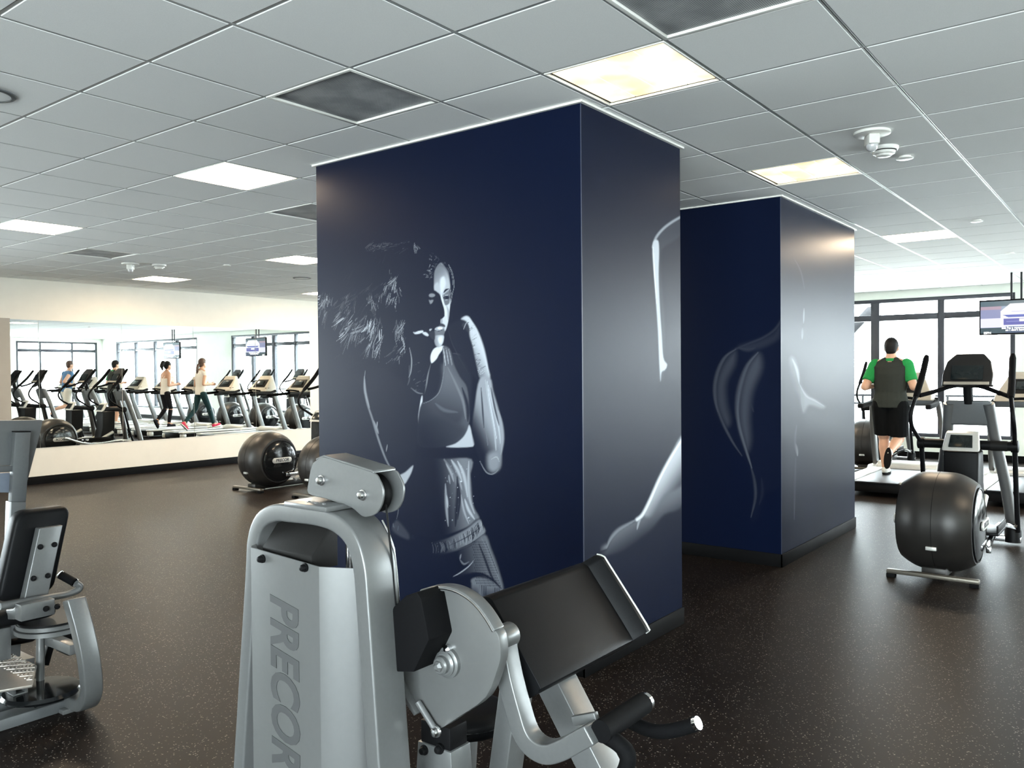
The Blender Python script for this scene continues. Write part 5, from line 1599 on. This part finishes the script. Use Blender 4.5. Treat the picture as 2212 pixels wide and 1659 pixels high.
LENSW, LENSN = lens_mat('warm_lamp_lens', True), lens_mat('white_lamp_lens', False)
LBL = {(0, 0): 'warm troffer light right above the front edge of the first column', (4, 0): 'warm troffer light before the second column', (10, 0): 'white troffer light beyond the second column near the windows',
       (0, 5): 'white troffer light left of the first column', (0, 10): 'white troffer light cut off by the left frame edge', (5, 10): 'white troffer light partly behind the column edge, second row from the mirror wall',
       (10, 5): 'troffer light above the gap behind the two columns', (15, 5): 'troffer light by the far windows, behind the columns', (10, 10): 'troffer light behind the first column toward the mirror wall',
       (15, 10): 'troffer light in the far corner by mirror wall and windows', (4, -5): 'troffer light beyond the right frame edge, beside the second column', (10, -5): 'troffer light beyond the right frame edge, near the windows',
       (5, 15): 'white troffer light closest to the mirror wall top', (10, 15): 'white troffer light by the mirror wall, touching the column edge'}
for (i, j), k in LIGHTS.items():
    x0, y0 = OX + i * PX, OY + j * PY; x1, y1 = x0 + PX, y0 + PY
    R = thing('ceiling_light', ((x0 + x1) / 2, (y0 + y1) / 2, ZC), LBL[(i, j)], 'ceiling light', 'square troffer lights')
    t = .016
    for a, b in (((x0 + .007, y0 + .007), (x1 - .007, y0 + t)), ((x0 + .007, y1 - t), (x1 - .007, y1 - .007)), ((x0 + .007, y0 + t), (x0 + t, y1 - t)), ((x1 - t, y0 + t), (x1 - .007, y1 - t))):
        MB().bb((a[0], a[1], ZC - .002), (b[0], b[1], ZC + .03)).build('frame', WHITEP, R, .001)
    q = t + .012
    for a, b in (((x0 + t, y0 + t), (x1 - t, y0 + q)), ((x0 + t, y1 - q), (x1 - t, y1 - t)), ((x0 + t, y0 + q), (x0 + q, y1 - q)), ((x1 - q, y0 + q), (x1 - t, y1 - q))):
        MB().bb((a[0], a[1], ZC + .010), (b[0], b[1], ZC + .03)).build('shadow_gap', BLACKP, R)
    if k == 'w':
        n = 4
        for s in range(n):
            ya = y0 + q + (y1 - y0 - 2 * q) * s / n; yb = y0 + q + (y1 - y0 - 2 * q) * (s + 1) / n
            MB().bb((x0 + q, ya + .002, ZC + .008), (x1 - q, yb - .002, ZC + .03)).build('lens', LENSW, R, .002)
        MB().bb((x0 + q, y0 + q, ZC + .03), (x1 - q, y1 - q, ZC + .04)).build('tray', WHITEP, R)
    else:
        MB().bb((x0 + q, y0 + q, ZC + .008), (x1 - q, y1 - q, ZC + .03)).build('lens', LENSN, R, .002)


def perf_mat():
    m = bpy.data.materials.new('perforated_grille'); m.use_nodes = True
    nt = m.node_tree; N = nt.nodes; L = nt.links; b = N['Principled BSDF']
    tc = N.new('ShaderNodeTexCoord')
    v = N.new('ShaderNodeTexVoronoi'); v.inputs['Scale'].default_value = 130; v.inputs['Randomness'].default_value = 0
    L.new(tc.outputs['Object'], v.inputs['Vector'])
    lt = N.new('ShaderNodeMath'); lt.operation = 'LESS_THAN'; lt.inputs[1].default_value = .27; L.new(v.outputs['Distance'], lt.inputs[0])
    nz = N.new('ShaderNodeTexNoise'); nz.inputs['Scale'].default_value = 5; nz.inputs['Detail'].default_value = 4; L.new(tc.outputs['Object'], nz.inputs['Vector'])
    c1_ = N.new('ShaderNodeValToRGB'); c1_.color_ramp.elements[0].position = .42; c1_.color_ramp.elements[1].position = .60
    c1_.color_ramp.elements[0].color = (.36, .37, .375, 1); c1_.color_ramp.elements[1].color = (.52, .53, .53, 1)
    L.new(nz.outputs['Fac'], c1_.inputs[0])
    mix = N.new('ShaderNodeMix'); mix.data_type = 'RGBA'; mix.inputs[7].default_value = (.02, .02, .02, 1)
    L.new(lt.outputs[0], mix.inputs[0]); L.new(c1_.outputs[0], mix.inputs[6]); L.new(mix.outputs[2], b.inputs['Base Color'])
    b.inputs['Roughness'].default_value = .6
    return m


PERF = perf_mat()
VL = {(-1, 2): 'dark perforated return vent left of the first column top', (-1, -1): 'dark perforated vent cut off by the top frame edge', (2, 6): 'dark perforated vent touching the left edge of the first column', (2, 12): 'dark perforated vent near the mirror wall at far left'}
for (i, j) in VENTS:
    x0, y0 = OX + i * PX, OY + j * PY; x1, y1 = x0 + PX, y0 + PY
    R = thing('ceiling_vent', ((x0 + x1) / 2, (y0 + y1) / 2, ZC), VL[(i, j)], 'air vent', 'perforated ceiling vents')
    t = .022
    for a, b in (((x0 + .004, y0 + .004), (x1 - .004, y0 + t)), ((x0 + .004, y1 - t), (x1 - .004, y1 - .004)), ((x0 + .004, y0 + t), (x0 + t, y1 - t)), ((x1 - t, y0 + t), (x1 - .004, y1 - t))):
        MB().bb((a[0], a[1], ZC - .003), (b[0], b[1], ZC + .03)).build('frame', WHITEP, R, .002)
    o = MB().bb((x0 + t, y0 + t, ZC + .008), (x1 - t, y1 - t, ZC + .02)).build('perforated_face', PERF, R)


CLEAR = mat('clear_dome', (.55, .55, .55), .06, 0, .02, 10, 0, .8)


def strobe(x, y, lab):
    R = thing('fire_strobe', (x, y, ZC), lab, 'strobe light', 'ceiling strobes')
    MB().lathe((x, y, ZC - .018), (0, 0, 1), [(.088, 0), (.098, .004), (.098, .0175), (.02, .018)], 32).build('plate', WHITEP, R)
    MB().box((x, y, ZC - .045), (.085, .06, .055), Matrix.Rotation(.6, 3, 'Z')).build('housing', WHITEP, R, .006)
    MB().lathe((x, y, ZC - .072), (0, 0, -1), [(.032, 0), (.032, .010), (.026, .026), (.014, .036), (.002, .039)], 20).build('dome', CLEAR, R)


def smoke(x, y, lab):
    R = thing('smoke_detector', (x, y, ZC), lab, 'smoke detector', 'ceiling smoke detectors')
    MB().lathe((x, y, ZC), (0, 0, -1), [(.082, 0), (.082, .012), (.076, .022)], 32).build('base', WHITEP, R)
    MB().lathe((x, y, ZC - .0222), (0, 0, -1), [(.07, 0), (.07, .004)], 32).build('gap_ring', BLACKP, R)
    MB().lathe((x, y, ZC - .0264), (0, 0, -1), [(.066, 0), (.062, .014), (.046, .016), (.042, .028), (.034, .030), (.002, .031)], 32).build('cap', WHITEP, R)


strobe(4.97, 1.25, 'white ceiling strobe with clear dome right of the columns')
smoke(5.36, 1.28, 'round white smoke detector right of the columns')
strobe(5.14, 9.70, 'small white ceiling strobe near the mirror wall')
smoke(5.42, 9.55, 'round white smoke detector near the mirror wall')
for x, y, lab in ((5.67, 1.23, 'flat white sprinkler cover right of the smoke detector'), (8.52, 1.25, 'flat white sprinkler cover farther toward the windows'), (11.2, 1.30, 'flat white sprinkler cover closest to the windows'), (5.95, 8.95, 'flat white sprinkler cover near the mirror wall')):
    o = MB().lathe((x, y, ZC), (0, 0, -1), [(.035, 0), (.035, .012), (.050, .012), (.050, .016), (.044, .018), (.002, .019)], 28).build('sprinkler_cover', WHITEP, None, loc=(x, y, ZC))
    tag(o, lab, 'sprinkler cover', 'ceiling sprinkler covers')
for x, y, lab in ((1.62, 4.36, 'round ceiling speaker at the left frame edge'), (7.46, 9.42, 'round ceiling speaker near the mirror wall')):
    R = thing('ceiling_speaker', (x, y, ZC), lab, 'speaker', 'round ceiling speakers')
    MB().lathe((x, y, ZC), (0, 0, -1), [(.125, 0), (.125, .006), (.118, .009), (.105, .009), (.105, .003)], 36).build('ring', GREYP, R)
    MB().lathe((x, y, ZC - .003), (0, 0, -1), [(.104, 0), (.104, .002), (.06, .006), (.002, .007)], 36).build('grille', TILEM, R)


# ------------------------------------------------------------------ televisions
def paint_tv():
    n, m = 60, 100
    u, v = np.meshgrid(np.linspace(0, 1, m), np.linspace(1, 0, n))       # u right, v up
    C = np.zeros((n, m, 3))

    def fill(mask, c): C[mask] = s2l(*c)
    fill(v > -1, (150, 165, 185)); fill(v > .84, (88, 108, 118))
    fill((v > .74) & (v <= .84) & (u < .30), (170, 150, 165)); fill((v > .42) & (v <= .74) & (u < .30), (140, 145, 180))
    fill((v <= .46) & (v > .16), (222, 222, 250))
    top = .90 - np.clip((.42 - u) / .10, 0, 1) * .16 - np.clip((.32 - u) / .05, 0, 1) * .10
    top2 = .90 - np.clip((u - .86) / .10, 0, 1) * .16 - np.clip((u - .94) / .05, 0, 1) * .10
    body = (u > .29) & (u < 1.0) & (v < np.minimum(top, top2)) & (v > .22)
    fill(body, (250, 251, 255))
    fill(body & (np.abs(v - .66) < .008) & (u > .44) & (u < .84), (150, 150, 225))
    fill(body & (v < .56) & (v > .48) & (u > .40 - (v - .48)) & (u < .88 + (v - .48)), (92, 104, 178))
    fill(body & (v < .45) & (v > .24) & (u > .33) & (u < .96), (96, 98, 168))
    fill(body & (v < .36) & (v > .34) & (u > .37) & (u < .92), (150, 155, 205))
    fill(body & (v < .44) & (v > .34) & (u > .55) & (u < .72), (255, 255, 255))
    fill((v <= .235) & (v > .20) & (u > .36) & (u < .95), (215, 222, 255))
    fill(v < .17, (66, 84, 92)); fill((v < .20) & (u > .36), (74, 88, 112))
    fill((np.abs(u - .72) < .02) & (np.abs(v - .86) < .012), (150, 190, 230))
    return n, m, C


def television(x, y, z0, z1, lab, w):
    R = thing('television', (x, y, z0), lab, 'television', 'televisions hung by the windows')
    MB().bb((x, y - w / 2, z0), (x + .055, y + w / 2, z1)).build('case', BLACKP, R, .006)
    n, m, C = paint_tv()
    a, b = .018, .022
    P = []
    for i in range(n):
        for j in range(m):
            # seen from the room the picture's left edge lies toward +Y
            P.append((x - .0015, y + w / 2 - a - (w - 2 * a) * j / (m - 1), z1 - b - (z1 - z0 - 2 * b) * i / (n - 1)))
    F = [(i * m + j, i * m + j + 1, (i + 1) * m + j + 1, (i + 1) * m + j) for i in range(n - 1) for j in range(m - 1)]
    me = bpy.data.meshes.new('screen'); me.from_pydata([Vector(p) - ORG[R.name] for p in P], [], F)
    ca = me.color_attributes.new('picture', 'FLOAT_COLOR', 'POINT')
    D = np.ones((n * m, 4), np.float32); D[:, :3] = C.reshape(-1, 3); ca.data.foreach_set('color', D.ravel())
    me.materials.append(TVM)
    s = bpy.data.objects.new('screen', me); link(s, R)
    bw_ = s2l(245, 248, 255)
    for txt, uu, vv, sz in (("but I'm a commercial vehicle", .565, .185, .040), ("so I don't have hands...", .565, .125, .040), ('ESPN', .115, .055, .042)):
        text_mesh('caption', txt, sz * (z1 - z0) / .5, TVT, frame((x - .0022, y + w / 2 - w * uu, z0 + (z1 - z0) * vv), (0, -1, 0), (0, 0, 1)), s, .0008, .0, .0002)
    for q in (-.06, .06):
        MB().bb((x + .06, y + q - .012, (z0 + z1) / 2), (x + .085, y + q + .012, ZC)).build('hanger', EXTM, R, .003)
    MB().bb((x + .05, y - .12, (z0 + z1) / 2 - .1), (x + .09, y + .12, (z0 + z1) / 2 + .1)).build('mount_plate', EXTM, R, .004)
    return R


TVM = colattr_mat('television_picture', 'picture', .2, .5, .42)
TVT = mat('caption_white', (.9, .9, .9), .5, 0, .01, 5, emit=(1, 1, 1), estr=.6)
television(13.5, 1.50, 1.985, 2.48, 'flat television with a white car picture at the right frame edge', .90)
television(13.5, 5.65, 1.985, 2.48, 'flat television with a white car picture seen in the rightmost mirror', .90)


# ------------------------------------------------------------------ outside: braces and guard rail
for k, (ya, yb) in enumerate(((3.98, 5.6), (1.85, .2), (9.6, 11.2))):
    o = MB().bar([(16.6, ya, 2.86), (16.6, yb, 1.10)], .16, (1, 0, 0), .12).build('exterior_brace', EXTM, None, .006, loc=(16.6, (ya + yb) / 2, 0))
    tag(o, ['dark diagonal steel brace outside, above the running man', 'dark diagonal steel brace outside, behind the television', 'dark diagonal steel brace outside, left of the columns'][k], 'brace', 'steel braces outside the windows')
    MB().bb((16.55, yb - .06, -.12), (16.65, yb + .06, 1.14)).build('post', EXTM, o)
gr = thing('guard_rail', (17.2, 3.0, -.12), 'dark metal guard rail on the terrace outside', 'railing')
for z in (.98, .82):
    MB().bb((17.18, -6, z), (17.22, 12, z + .04)).build('rail', EXTM, gr, .004)
MB().bb((17.18, -6, .10), (17.22, 12, .14)).build('rail', EXTM, gr, .004)
for k in range(13):
    MB().bb((17.18, -6 + k * 1.5 - .02, -.12), (17.22, -6 + k * 1.5 + .02, .98)).build('post', EXTM, gr)
